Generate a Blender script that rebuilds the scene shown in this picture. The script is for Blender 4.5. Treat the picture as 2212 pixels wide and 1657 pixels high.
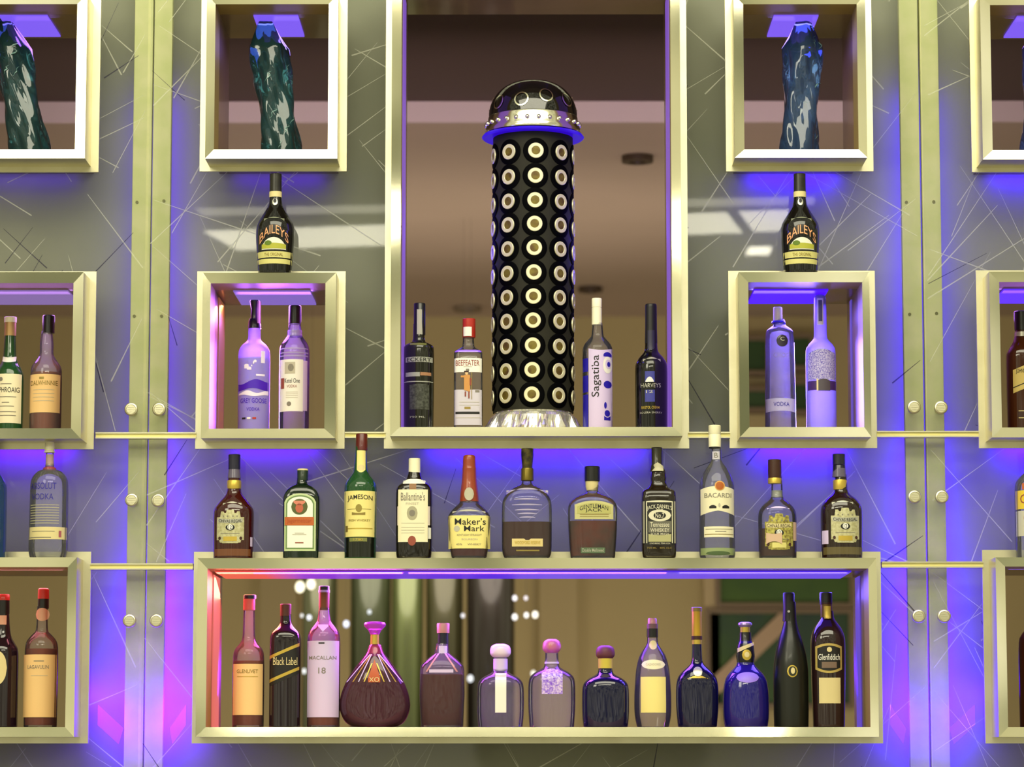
import bpy, bmesh, math, random
from mathutils import Vector, Matrix
random.seed(7)
for _o in list(bpy.data.objects): bpy.data.objects.remove(_o)
SC = bpy.context.scene
COL = SC.collection

# ---------------- camera ----------------
FW, FH, F, D, EYE = 2212, 1657, 6700.0, 6.7, 1.5
TH = math.atan(821.5 / F); PS = math.atan(34.0 / F)      # pitched up, a touch of yaw
FWD = Vector((-math.sin(PS) * math.cos(TH), math.cos(PS) * math.cos(TH), math.sin(TH)))
RGT = Vector((math.cos(PS), math.sin(PS), 0))
UPV = RGT.cross(FWD)
CAM = Vector((0, -D, EYE))
cd = bpy.data.cameras.new('camera'); cam = bpy.data.objects.new('camera', cd); COL.objects.link(cam)
cam.matrix_world = Matrix(((RGT.x, UPV.x, -FWD.x, CAM.x), (RGT.y, UPV.y, -FWD.y, CAM.y), (RGT.z, UPV.z, -FWD.z, CAM.z), (0, 0, 0, 1)))
cd.sensor_fit = 'HORIZONTAL'; cd.sensor_width = 36; cd.lens = F / FW * 36
cd.clip_start = .05; cd.clip_end = 60
cd.dof.use_dof = True; cd.dof.focus_distance = D + .08; cd.dof.aperture_fstop = 4.0
SC.camera = cam

def at(px, py, Y):
    """the point of plane y=Y that the photo shows at pixel px, py (for measuring sizes)"""
    r = FWD * F + RGT * (px - FW / 2) - UPV * (py - FH / 2)
    t = (Y + D) / r.y
    return CAM + r * t
def kpx(px, py, Y):
    return (at(px, py, Y) - CAM).dot(FWD) / F

# ---------------- view, world, room lights ----------------
SC.view_settings.view_transform = 'Standard'; SC.view_settings.look = 'None'
SC.view_settings.exposure = 0.0; SC.view_settings.gamma = 1.0; SC.view_settings.use_curve_mapping = False
W = bpy.data.worlds.new('world'); SC.world = W; W.use_nodes = True
nt = W.node_tree; nt.nodes.clear()
wo = nt.nodes.new('ShaderNodeOutputWorld'); bg = nt.nodes.new('ShaderNodeBackground')
tc = nt.nodes.new('ShaderNodeTexCoord'); nz = nt.nodes.new('ShaderNodeTexVoronoi'); cr = nt.nodes.new('ShaderNodeValToRGB')
nz.inputs['Scale'].default_value = 26.0; nz.distance = 'CHEBYCHEV'      # the room in front: bright and dim patches of wall, ceiling and glass
sc_ = nt.nodes.new('ShaderNodeSeparateColor')
mp = nt.nodes.new('ShaderNodeMapping'); mp.inputs['Scale'].default_value = (1, 1, 1)
e = cr.color_ramp.elements
cr.color_ramp.interpolation = 'CONSTANT'
e[0].position = 0; e[0].color = (.19, .20, .11, 1); e[1].position = .88; e[1].color = (1.35, 1.30, .98, 1)
for p_, c_ in ((.17, (.42, .43, .25)), (.32, (.80, .76, .46)), (.62, (.92, .88, .55))):
    m_ = cr.color_ramp.elements.new(p_); m_.color = (*c_, 1)
nt.links.new(tc.outputs['Generated'], mp.inputs['Vector']); nt.links.new(mp.outputs['Vector'], nz.inputs['Vector'])
nt.links.new(nz.outputs['Color'], sc_.inputs[0]); nt.links.new(sc_.outputs[0], cr.inputs['Fac']); nt.links.new(cr.outputs['Color'], bg.inputs['Color'])
bg.inputs['Strength'].default_value = .80
nt.links.new(bg.outputs[0], wo.inputs[0])

def area(name, loc, sx, sy, power, color, look, spread=math.pi, roll=0):
    l = bpy.data.lights.new(name, 'AREA'); l.shape = 'RECTANGLE'; l.size = sx; l.size_y = sy
    l.energy = power; l.color = color; l.spread = spread
    o = bpy.data.objects.new(name, l); COL.objects.link(o); o.location = loc
    o.rotation_euler = Vector(look).to_track_quat('-Z', 'Z' if abs(look[2]) < .9 else 'Y').to_euler()
    o.rotation_euler.z += roll
    return o
WARM = (1, .95, .72)
# the bar's own ceiling strips and spot in front of the display (the strips are what the glass mirrors)
area('ceiling_strip_light', (-.19, -3.80, 3.35), 1.845, .42, 40, WARM, (0, 0, -1), roll=.20)
area('ceiling_strip_light', (.86, -3.58, 3.35), .22, .42, 4.6, WARM, (0, 0, -1), roll=.20)
area('ceiling_strip_light', (-.08, -3.30, 3.35), 2.07, .15, 5.0, WARM, (0, 0, -1), roll=.10)
area('ceiling_spot_light', (.84, -4.21, 3.35), .085, .18, 1.6, WARM, (0, 0, -1))
area('front_fill_light', (0, -2.6, 4.6), 4.0, 1.6, 128, WARM, (0, 2.4, -2.4))  # added fill lamp, brighter towards the top of the wall
area('room_key_light', (-3.2, -5.2, 4.2), 1.6, 1.2, 50, WARM, (3.0, 5.0, -1.6))  # added key lamp for the front, no known fitting

# ---------------- materials ----------------
MATS = {}
def lin(r, g, b):
    f = lambda c: (c / 255 / 12.92) if c / 255 <= .04045 else ((c / 255 + .055) / 1.055) ** 2.4
    return (f(r), f(g), f(b), 1)
def mat(name, col, rough=.5, metal=0, coat=0, trans=0, ior=1.45, emis=None, es=0, noise=None, nscale=30, alpha=1, bump=0, spec=.5):
    if name in MATS: return MATS[name]
    m = bpy.data.materials.new(name); m.use_nodes = True; b = m.node_tree.nodes['Principled BSDF']
    c = lin(*col) if max(col) > 1.001 else (*col, 1)
    b.inputs['Base Color'].default_value = c; b.inputs['Roughness'].default_value = rough; b.inputs['Metallic'].default_value = metal
    b.inputs['Coat Weight'].default_value = coat; b.inputs['Coat Roughness'].default_value = .05
    b.inputs['Transmission Weight'].default_value = trans; b.inputs['IOR'].default_value = ior; b.inputs['Alpha'].default_value = alpha
    b.inputs['Specular IOR Level'].default_value = spec
    if emis: b.inputs['Emission Color'].default_value = (*emis, 1); b.inputs['Emission Strength'].default_value = es
    N = m.node_tree.nodes; L = m.node_tree.links
    if noise is not None:
        t = N.new('ShaderNodeTexCoord'); n = N.new('ShaderNodeTexNoise'); n.inputs['Scale'].default_value = nscale; n.inputs['Detail'].default_value = 4
        x = N.new('ShaderNodeMix'); x.data_type = 'RGBA'; x.inputs['A'].default_value = c
        x.inputs['B'].default_value = lin(*noise) if max(noise) > 1.001 else (*noise, 1)
        r = N.new('ShaderNodeMapRange'); r.inputs[1].default_value = .35; r.inputs[2].default_value = .65
        L.new(t.outputs['Object'], n.inputs['Vector']); L.new(n.outputs['Fac'], r.inputs[0]); L.new(r.outputs[0], x.inputs['Factor'])
        L.new(x.outputs['Result'], b.inputs['Base Color'])
    if bump:
        t = N.new('ShaderNodeTexCoord'); n = N.new('ShaderNodeTexNoise'); n.inputs['Scale'].default_value = nscale * 2; bp = N.new('ShaderNodeBump')
        bp.inputs['Strength'].default_value = bump; bp.inputs['Distance'].default_value = .002
        L.new(t.outputs['Object'], n.inputs['Vector']); L.new(n.outputs['Fac'], bp.inputs['Height']); L.new(bp.outputs[0], b.inputs['Normal'])
    MATS[name] = m; return m
def thin(name, tint, refl=1.5, rough=.03, haze=0, hazecol=(.8, .8, .8), edge=0):
    """thin-walled glass: lets what is behind show, mirrors by Fresnel, and a milky share for etched or frosted glass"""
    if name in MATS: return MATS[name]
    m = bpy.data.materials.new(name); m.use_nodes = True; N = m.node_tree.nodes; L = m.node_tree.links; N.clear()
    o = N.new('ShaderNodeOutputMaterial'); tr = N.new('ShaderNodeBsdfTransparent'); gl = N.new('ShaderNodeBsdfGlossy'); fr = N.new('ShaderNodeFresnel'); mx = N.new('ShaderNodeMixShader')
    tr.inputs[0].default_value = (*tint, 1); gl.inputs['Roughness'].default_value = rough; fr.inputs[0].default_value = refl
    src = tr
    if edge:
        lw = N.new('ShaderNodeLayerWeight'); lw.inputs['Blend'].default_value = .45; pw = N.new('ShaderNodeMath'); pw.operation = 'MULTIPLY'; pw.inputs[1].default_value = edge
        df = N.new('ShaderNodeBsdfTransparent'); df.inputs[0].default_value = (*[c * .25 for c in tint], 1); mm = N.new('ShaderNodeMixShader')
        L.new(lw.outputs['Facing'], pw.inputs[0]); L.new(pw.outputs[0], mm.inputs[0]); L.new(src.outputs[0], mm.inputs[1]); L.new(df.outputs[0], mm.inputs[2]); src = mm
    if haze:
        d = N.new('ShaderNodeBsdfDiffuse'); d.inputs[0].default_value = (*hazecol, 1); t2 = N.new('ShaderNodeBsdfTranslucent'); t2.inputs[0].default_value = (*hazecol, 1)
        a = N.new('ShaderNodeMixShader'); a.inputs[0].default_value = .5; L.new(d.outputs[0], a.inputs[1]); L.new(t2.outputs[0], a.inputs[2])
        b = N.new('ShaderNodeMixShader'); b.inputs[0].default_value = haze; L.new(src.outputs[0], b.inputs[1]); L.new(a.outputs[0], b.inputs[2]); src = b
    L.new(fr.outputs[0], mx.inputs[0]); L.new(src.outputs[0], mx.inputs[1]); L.new(gl.outputs[0], mx.inputs[2]); L.new(mx.outputs[0], o.inputs[0])
    MATS[name] = m; return m

# ---------------- mesh helpers ----------------
def link(name, verts, faces, m, parent=None, smooth=False, mats=None, fm=None, loc=None):
    me = bpy.data.meshes.new(name); me.from_pydata([tuple(v) for v in verts], [], faces); me.update()
    if mats:
        for q in mats: me.materials.append(q)
        if fm: me.polygons.foreach_set('material_index', fm)
    else: me.materials.append(m)
    if smooth:
        me.polygons.foreach_set('use_smooth', [True] * len(me.polygons)); me.set_sharp_from_angle(angle=math.radians(38))
    o = bpy.data.objects.new(name, me); COL.objects.link(o)
    if loc: o.location = loc
    if parent: o.parent = parent
    return o
def empty(name, loc):
    o = bpy.data.objects.new(name, None); COL.objects.link(o); o.location = loc; o.empty_display_size = .05; return o
def tag(o, label=None, cat=None, group=None, kind=None):
    if label: o['label'] = label
    if cat: o['category'] = cat
    if group: o['group'] = group
    if kind: o['kind'] = kind
    return o
class MB:
    def __init__(s): s.v = []; s.f = []; s.m = []
    def box(s, x0, x1, y0, y1, z0, z1, mi=0):
        n = len(s.v)
        s.v += [(x0, y0, z0), (x1, y0, z0), (x1, y1, z0), (x0, y1, z0), (x0, y0, z1), (x1, y0, z1), (x1, y1, z1), (x0, y1, z1)]
        for q in ((3, 2, 1, 0), (4, 5, 6, 7), (0, 1, 5, 4), (1, 2, 6, 5), (2, 3, 7, 6), (3, 0, 4, 7)): s.f.append([n + i for i in q]); s.m.append(mi)
    def quad(s, pts, mi=0):
        n = len(s.v); s.v += [tuple(p) for p in pts]; s.f.append(list(range(n, n + len(pts)))); s.m.append(mi)
    def loft(s, rings, cap0=True, cap1=True, mi=0):
        n0 = len(s.v); k = len(rings[0])
        for r in rings: s.v += [tuple(p) for p in r]
        for i in range(len(rings) - 1):
            for j in range(k):
                a = n0 + i * k + j; b = n0 + i * k + (j + 1) % k
                s.f.append([a, b, b + k, a + k]); s.m.append(mi)
        if cap0: s.f.append([n0 + j for j in range(k)][::-1]); s.m.append(mi)
        if cap1: s.f.append([n0 + (len(rings) - 1) * k + j for j in range(k)]); s.m.append(mi)
    def build(s, name, mats, parent=None, smooth=False, loc=None):
        if not isinstance(mats, (list, tuple)): mats = [mats]
        return link(name, s.v, s.f, None, parent, smooth, mats, s.m, loc)
def bevel(o, w, seg=2):
    b = o.modifiers.new('bevel', 'BEVEL'); b.width = w; b.segments = seg; b.limit_method = 'ANGLE'; return o
def sgn(a): return -1 if a < 0 else 1
def ring(w, d, n, z, k=40, x0=0, y0=0):
    p = []
    for i in range(k):
        a = 2 * math.pi * i / k; c, s_ = math.cos(a), math.sin(a)
        p.append((x0 + w * sgn(c) * abs(c) ** (2 / n), y0 + d * sgn(s_) * abs(s_) ** (2 / n), z))
    return p
def chaikin(p, it=2):
    for _ in range(it):
        q = [p[0]]
        for a, b in zip(p, p[1:]):
            q.append(tuple(.78 * u + .22 * v for u, v in zip(a, b))); q.append(tuple(.22 * u + .78 * v for u, v in zip(a, b)))
        q.append(p[-1]); p = q
    return p

# ---------------- shared materials ----------------
GOLD = mat('champagne_metal', (.93, .89, .67), .07, 1, noise=(.89, .85, .61), nscale=9)
GOLD2 = mat('champagne_metal_satin', (.78, .745, .55), .36, 1, noise=(.71, .67, .48), nscale=14)
LINE = mat('bronze_lining', (134, 104, 70), .35, .1, coat=.3, noise=(116, 88, 60), nscale=6)
WALLM = mat('backing_board', (164, 163, 146), .75, noise=(154, 155, 136), nscale=3)
POSTM = mat('green_stained_wood', (232, 230, 178), .6, noise=(218, 222, 158), nscale=22)
GLASS = thin('panel_glass', (.93, .95, .92), 1.5, .02, .10, (.40, .42, .38))
ETCH_L = thin('etched_line', (.9, .9, .86), 1.3, .3, .42, (1, 1, .86))
ETCH_D = thin('dark_score', (.30, .28, .42), 1.4, .2)
# ================= cabinets: (flange L,R,T,B) (rim L,R,T,B) (opening L,R,T,B) in photo pixels =================
YF, YG, YP, YW, YB = .096, .112, .150, .235, .330       # flange front, glass, posts, wall, back of boxes
def rect(px, Y, mx, my):
    L, R, T, B = px
    return (at(L, my, Y).x, at(R, my, Y).x, at(mx, B, Y).z, at(mx, T, Y).z)
CABS = {
 'u0': ((-103, 216, -13, 372), (-125, 186, -12, 342), (-102, 164, 8, 322)),
 'u1': ((433.5, 750, -13, 370), (445, 729.5, -12, 342.5), (463.5, 709, 8, 322)),
 'uc': ((832, 1485, -70, 969), (845, 1471, -68, 942), (866, 1450.5, -46, 922)),
 'u2': ((1567, 1884, -13, 370), (1586, 1871, -12, 340.5), (1607, 1853, 8, 322)),
 'u3': ((2096, 2414, -11, 371.6), (2120, 2404, -10, 344), (2142, 2388, 10, 323.6)),
 'm0': ((-113, 205.5, 586.5, 970.5), (-130, 177.5, 588, 947.7), (-108, 155.5, 611, 925)),
 'm1': ((424, 745.5, 586, 969.5), (436, 725, 589, 946.5), (453, 701.5, 611.5, 925.5)),
 'm2': ((1574.5, 1892, 585, 968), (1597, 1880, 588, 944), (1618, 1865, 609, 922)),
 'm3': ((2111, 2430, 584, 968), (2140, 2425, 587, 945), (2162, 2406, 608.5, 923)),
 'l0': ((-400, 193.5, 1192, 1606), (-420, 163, 1204, 1592), (-398, 143, 1225, 1571)),
 'l1': ((416.5, 1905, 1192, 1606), (424.5, 1896, 1205.5, 1592), (446, 1878.5, 1228, 1571)),
 'l2': ((2125, 2700, 1188, 1606), (2154, 2690, 1204, 1592), (2175, 2668, 1223.5, 1571)),
}
LBL = {
 'u0': 'pale gold box frame around the dark teal vase, cut by the left picture edge',
 'u1': 'pale gold box frame holding the teal twisted vase, above the left black cream liqueur bottle',
 'uc': 'tallest pale gold metal frame, around the black ringed column',
 'u2': 'pale gold box frame around the upright blue vase, above a black cream liqueur bottle',
 'u3': 'pale gold box frame cut by the picture edge, highest on the far right',
 'm0': 'pale gold box frame with a green bottle and a black capped amber bottle',
 'm1': 'pale gold box frame with the violet lit frosted bottle and a clear bottle inside',
 'm2': 'pale gold box frame with blue ceiling glow and two clear tall bottles inside',
 'm3': 'pale gold box frame with a slanted label whisky bottle, far right',
 'l0': 'low pale gold cabinet frame under the clear vodka bottle with blue letters',
 'l1': 'very wide low pale gold cabinet with thirteen bottles inside, lit pink to blue',
 'l2': 'low pale gold cabinet frame under the yellow labelled gin bottle, far right',
}
LED = {  # colour of the light panel in the box ceiling (emission), strength, lamp colour, lamp power, x range of the panel
 'u0': ((.2, .1, .9), 1.0, (.35, .15, 1), .25, (.3, .7)), 'u1': ((.2, .1, .9), 1.0, (.3, .2, 1), .25, (.3, .7)),
 'u2': ((.2, .1, .9), 1.0, (.3, .2, 1), .3, (.3, .7)), 'u3': ((.2, .1, .9), 1.0, (.35, .15, 1), .2, (.3, .7)),
 'm0': ((.24, .15, .42), .9, (.62, .25, 1), .8, (.10, .90)), 'm1': ((.22, .13, .55), .9, (.42, .12, 1), 2.6, (.16, .84)),
 'm2': ((.055, .0, 1), 1.3, (.16, .10, 1), 2.2, (.08, .74)), 'm3': ((.12, .03, 1), 1.0, (.45, .15, 1), .9, (.1, .9)),
}
HOLES = []; CAB = {}
def rectring(mb, o, i, y0, y1, tilt=.0, mi=0, ret=0):
    """mitred rectangular tube frame between outer rect o and inner rect i (x0,x1,z0,z1); the face leans in by tilt"""
    P = lambda r, y: [(r[0], y, r[2]), (r[1], y, r[2]), (r[1], y, r[3]), (r[0], y, r[3])]
    a, b = P(o, y0), P(i, y0 + tilt); c, d = P(o, y1), P(i, y1)
    for k in range(4):
        l = (k + 1) % 4
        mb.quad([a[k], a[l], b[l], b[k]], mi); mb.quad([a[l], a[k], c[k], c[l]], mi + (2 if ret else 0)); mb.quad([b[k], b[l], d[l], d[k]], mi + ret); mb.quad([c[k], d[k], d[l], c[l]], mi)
for key, (fl, rm, op) in CABS.items():
    mx = (rm[0] + rm[1]) / 2; my = (rm[2] + rm[3]) / 2
    o = rect(rm, 0, mx, my); i = rect(op, 0, mx, my); f = rect(fl, YF, mx, my)
    CAB[key] = dict(o=o, i=i, f=f)
    root = empty('display_cabinet', ((o[0] + o[1]) / 2, 0, o[2])); tag(root, LBL[key], 'display cabinet', 'pale gold box frames on the bar wall')
    inv = Vector(root.location)
    def ch(mb, name, m, smooth=False):
        mb.v = [(a - inv.x, b - inv.y, c - inv.z) for a, b, c in mb.v]; return mb.build(name, m, root, smooth)
    mb = MB(); rectring(mb, o, i, 0, YF + .004, .004, ret=1); bevel(ch(mb, 'front_rim', [GOLD, mat('bronze_return', (168, 146, 84), .45, .1), mat('shaded_gold_side', (.60, .54, .30), .3, 1)]), .0012)  # outer sides coloured darker to paint the shade between rim and flange
    fi = (o[0] + .004, o[1] - .004, o[2] + .004, o[3] - .004)
    mb = MB(); rectring(mb, f, fi, YF, YF + .010, 0); bevel(ch(mb, 'flange', GOLD2), .001)
    t = .010; lo = (i[0] - t, i[1] + t, i[2] - t, i[3] + t)
    mb = MB(); rectring(mb, lo, i, YF + .0045, YB, 0); ch(mb, 'inner_lining', LINE)
    HOLES.append((lo[0], lo[1], lo[2], lo[3]))
    if key in LED:
        ec, es, lc, lp, (fa, fb) = LED[key]
        w = i[1] - i[0]; xa, xb = i[0] + w * fa, i[0] + w * fb
        mb = MB(); mb.box(xa, xb, .10, YB - .03, i[3] - .004, i[3] - .0005)
        ch(mb, 'light_panel', mat('led_panel_' + key, (40, 30, 60), .4, emis=ec, es=es))
        area('cabinet_light', ((xa + xb) / 2, .235, i[3] - .026), (xb - xa), .14, lp * 1.2, lc, (0, -.25, -1))
    def strip(x, w_, y0_, y1_, col, es_, zb_=None):
        mb = MB(); mb.box(x, x + w_, y0_, y1_, i[2] + .002, i[3] - .006); ch(mb, 'light_strip', mat('side_strip_%s_%d' % (key, int(x * 1000)), (40, 30, 40), .4, emis=col, es=es_))
    if key == 'uc':
        for x_, s_ in ((i[0] + .0004, 1), (i[1] - .0024, -1)):
            strip(x_, .002, .05, .20, (.22, .09, .55), .85)
            area('cabinet_light', (x_ + s_ * .006, .24, (i[2] + i[3]) / 2), .10, i[3] - i[2] - .1, 1.3, (.10, .05, 1), (s_, -.15, 0))
    if key == 'm1': strip(i[0] + .0004, .002, .17, .29, (.30, .085, .03), .8)  # added glowing strip standing in for orange light on the lining
    if key == 'm2': strip(i[1] - .0024, .002, .22, .25, (.12, .07, .55), .8)
    if key == 'l1': strip(i[0] + .0004, .002, .12, .26, (.80, .15, .12), .9); strip(i[1] - .0024, .002, .17, .26, (.10, .05, .55), .9)
# ================= glass panels, wall, posts, rails =================
def cells(x0, x1, z0, z1, holes):
    xs = sorted({x0, x1, *[min(max(h[q], x0), x1) for h in holes for q in (0, 1)]}); zs = sorted({z0, z1, *[min(max(h[q], z0), z1) for h in holes for q in (2, 3)]})
    vi = {}; V = []; Fc = []
    def vid(i, j):
        if (i, j) not in vi: vi[(i, j)] = len(V); V.append((xs[i], zs[j]))
        return vi[(i, j)]
    for i in range(len(xs) - 1):
        for j in range(len(zs) - 1):
            if xs[i + 1] - xs[i] < 1e-6 or zs[j + 1] - zs[j] < 1e-6: continue
            cx, cz = (xs[i] + xs[i + 1]) / 2, (zs[j] + zs[j + 1]) / 2
            if any(h[0] < cx < h[1] and h[2] < cz < h[3] for h in holes): continue
            Fc.append([vid(i, j), vid(i + 1, j), vid(i + 1, j + 1), vid(i, j + 1)])
    return V, Fc
def sheet(name, x0, x1, z0, z1, Y, th, m, holes):
    V, Fc = cells(x0, x1, z0, z1, holes)
    o = link(name, [(x, Y, z) for x, z in V], Fc, m)
    s = o.modifiers.new('thick', 'SOLIDIFY'); s.thickness = th; s.offset = -1   # thickness grows away from the room
    return o
ZT, ZBm = 3.45, 1.38
o = sheet('wall_back', -2.2, 2.2, ZBm, 3.45, YW, .06, WALLM, HOLES); tag(o, kind='structure')
xs_ = [-1.75, at(312, 830, YG).x, at(1999, 830, YG).x, 1.75]
zr = [ZBm, at(1100, 1224, YG).z, at(1100, 941, YG).z, ZT]
rng = random.Random(11)
def etched(mb, x0, x1, z0, z1, n, holes):
    for _ in range(n):
        cx, cz = rng.uniform(x0, x1), rng.uniform(z0, z1); a = rng.choice([rng.uniform(.45, 1.2), rng.uniform(1.9, 2.7), rng.uniform(.2, 2.9)]); L = rng.uniform(.12, .5)
        dx, dz = math.cos(a), math.sin(a); w = rng.uniform(.0008, .0018); mi = 1 if rng.random() < .86 else 2
        if mi == 2: L *= .4
        run = []; k = int(L / .008)
        for q in range(k + 1):
            s_ = (q / k - .5) * L; x, z = cx + dx * s_, cz + dz * s_
            ok = x0 + .004 < x < x1 - .004 and z0 + .004 < z < z1 - .004 and not any(h[0] - .004 < x < h[1] + .004 and h[2] - .004 < z < h[3] + .004 for h in holes)
            if ok: run.append((x, z))
            if (not ok or q == k):
                if len(run) > 3:
                    (xa, za), (xb, zb) = run[0], run[-1]; nx, nz_ = -dz * w, dx * w; Y = YG - .0006
                    mb.quad([(xa - nx, Y, za - nz_), (xb - nx * .4, Y, zb - nz_ * .4), (xb + nx * .4, Y, zb + nz_ * .4), (xa + nx, Y, za + nz_)], mi)
                run = []
names = [['lower left glass panel between the wide low cabinet and the far left low cabinet', 'lower middle glass panel behind the wide low cabinet', 'lower right glass panel beside the far right low cabinet'],
         ['glass panel in the middle row behind the clear vodka bottle with blue letters', 'violet lit glass panel behind the long row of eleven bottles', 'glass panel in the middle row behind the yellow labelled gin bottle'],
         ['tall upper glass panel on the left around the leaning blue vase box', 'widest upper glass panel around the tall centre frame', 'tall upper glass panel on the right edge']]
for r in range(3):
    for c in range(3):
        x0, x1, z0, z1 = xs_[c] + .003, xs_[c + 1] - .003, zr[r] + .004, zr[r + 1] - .004
        V, Fc = cells(x0, x1, z0, z1, HOLES)
        mb = MB(); mb.v = [(x, YG, z) for x, z in V]; mb.f = Fc; mb.m = [0] * len(Fc)
        etched(mb, x0, x1, z0, z1, int(60 * (x1 - x0) * (z1 - z0)) + 8, HOLES)
        tag(mb.build('etched_glass_sheet', [GLASS, ETCH_L, ETCH_D]), names[r][c], 'glass panel', 'etched glass panels over the bar wall')
# posts: two strips each side, seen through the glass
for (a, b, side, which) in ((at(279, 840, YP).x, at(319.5, 840, YP).x, 'left', 'outer'), (at(322.5, 840, YP).x, at(362, 840, YP).x, 'left', 'inner'),
                     (at(1954, 840, YP).x, at(1995, 840, YP).x, 'right', 'inner'), (at(1999, 840, YP).x, at(2039, 840, YP).x, 'right', 'outer')):
    mb = MB(); mb.box(a, b, YP, YP + .022, ZBm, ZT)
    o = bevel(mb.build('wooden_strip', POSTM), .0015)
    tag(o, {('left', 'outer'): 'green stained upright strip, first from the left', ('left', 'inner'): 'green stained upright strip, second from the left',
            ('right', 'inner'): 'green stained upright strip, third from the left', ('right', 'outer'): 'green stained upright strip, fourth from the left'}[(side, which)], 'wooden strip', 'upright green strips behind the glass')
SCL = {k_: v_ for k_, v_ in zip(((296, 437), (354, 434), (290, 683), (349, 683), (1958, 437), (2017, 436), (1965, 679), (2023, 677)), [a_ + ' screw head in the ' + b_ + ' green upright strip from the left' for a_, b_ in (('upper dark', 'first'), ('upper dark', 'second'), ('lower faint', 'first'), ('lower faint', 'second'), ('upper dull', 'third'), ('upper pale', 'fourth'), ('lower pale', 'third'), ('lower dull', 'fourth'))])}
for (px, py) in ((296, 437), (354, 434), (290, 683), (349, 683), (1958, 437), (2017, 436), (1965, 679), (2023, 677)):
    p = at(px, py, YP - .001); mb = MB()
    mb.loft([[(x, -.001 if q else .0015, z) for x, z, _ in [(math.cos(t) * .0035, math.sin(t) * .0035, 0) for t in [2 * math.pi * i / 12 for i in range(12)]]] for q in (0, 1)])
    tag(mb.build('screw', mat('dull_screw', (110, 108, 70), .4, .6), loc=p), SCL[(px, py)], 'screw', 'screw heads in the green strips')
# rails
def rail(pxa, pxb, py, label):
    a, b, z = at(pxa, py, YF).x, at(pxb, py, YF).x, at((pxa + pxb) / 2, py, YF).z
    mb = MB(); h = .0068
    mb.box(a, b, YF - .006, YG + .008, z - h, z - h + .003); mb.box(a, b, YF - .006, YG + .008, z + h - .003, z + h); mb.box(a, b, YF - .002, YG + .008, z - h + .003, z + h - .003, 1)
    tag(mb.build('metal_rail', [GOLD2, mat('rail_groove', (236, 226, 150), .45, .5)]), label, 'metal rail', 'pale gold rails between the frames')
RL = [(207, 424, 941, 'short pale gold rail between the two left mid height frames'), (745, 833, 940, 'shortest pale gold rail, left of the tall centre frame'),
      (1486, 1577, 940, 'short pale gold rail behind the white cap of the rum bottle'), (1894, 2114, 938, 'short pale gold rail between the two right mid height frames'),
      (195, 417, 1224, 'pale gold rail joining the far left low cabinet to the wide one'), (1905, 2124, 1220, 'pale gold rail joining the wide low cabinet to the far right one')]
for r in RL: rail(*r)
# stand-off knobs
KN = [(283, 884, 'left strip pair, top row, left one'), (343, 884, 'left strip pair, top row, right one'), (284, 1080, 'left strip pair, middle row, left one'), (341, 1081, 'left strip pair, middle row, right one'),
      (279, 1341, 'left strip pair, bottom row, left one'), (337, 1341, 'left strip pair, bottom row, right one'), (1975, 879, 'right strip pair, top row, left one'), (2033, 880, 'right strip pair, top row, right one'),
      (1976, 1073, 'right strip pair, middle row, left one'), (2035, 1073, 'right strip pair, middle row, right one'), (1985, 1331, 'right strip pair, bottom row, left one'), (2040, 1331, 'right strip pair, bottom row, right one')]
for px, py, w in KN:
    p = at(px, py, YG - .02); mb = MB()
    prof = [(YP - p.y - .0, .007), (.010, .007), (.010, .0145), (.0015, .0148), (0, .0135), (-.0005, .011), (.0008, .010), (.0008, .002)]
    mb.loft([[(r * math.cos(2 * math.pi * i / 28), y, r * math.sin(2 * math.pi * i / 28)) for i in range(28)] for y, r in prof])
    for q in range(3): mb.box(-.008, .008, -.0004, .0004, -.006 + q * .005, -.0048 + q * .005)
    tag(mb.build('glass_clamp_knob', GOLD2, smooth=True, loc=p), 'round pale gold clamp knob on glass, ' + w, 'clamp knob', 'round clamp knobs on the glass')

# ================= LED wash between the glass and the wall =================
BLUE, VIOL = (.04, .002, 1), (.085, .002, 1)
def led(x, y, z, sx, sy, pw, col, look): area('led_strip_light', (x, y, z), sx, sy, pw, col, look)
for px, col, ps in ((300, BLUE, (.3, .9, 4.0)), (352, VIOL, (.9, 2.2, 5.0)), (1968, BLUE, (1.4, 2.8, 5.0)), (2030, BLUE, (.5, 2.0, 4.6))):
    for (ya, yb), pw in zip(((200, 935), (945, 1220), (1228, 1600)), ps):
        x = at(px, (ya + yb) / 2, .2).x; za, zb = at(px, yb, .2).z, at(px, ya, .2).z
        led(x, .182, (za + zb) / 2, .03, zb - za, pw * (zb - za), col, (0, 1, 0))
for key, pw, col in (('u0', .08, VIOL), ('u1', .12, VIOL), ('u2', .65, BLUE), ('u3', .5, BLUE), ('m0', .7, VIOL), ('m1', .5, VIOL), ('uc', 2.1, BLUE), ('m2', 1.5, BLUE), ('m3', 1.5, BLUE)):
    i = CAB[key]['i']; led((i[0] + i[1]) / 2, .212, i[2] - .013, (i[1] - i[0]) * .8, .03, pw, col, (0, .5, -1))
for ka, kb, pw in (('l0', 'l1', 4.2), ('l1', 'l2', 3.6)):     # uprights beside the low cabinets
    for x in (CAB[ka]['i'][1] + .016, CAB[kb]['i'][0] - .016):
        led(x, .19, 1.65, .04, .40, pw, VIOL if x < 0 else BLUE, (1 if x < (CAB[ka]['i'][1] + CAB[kb]['i'][0]) / 2 else -1, .5, 0))
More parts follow.
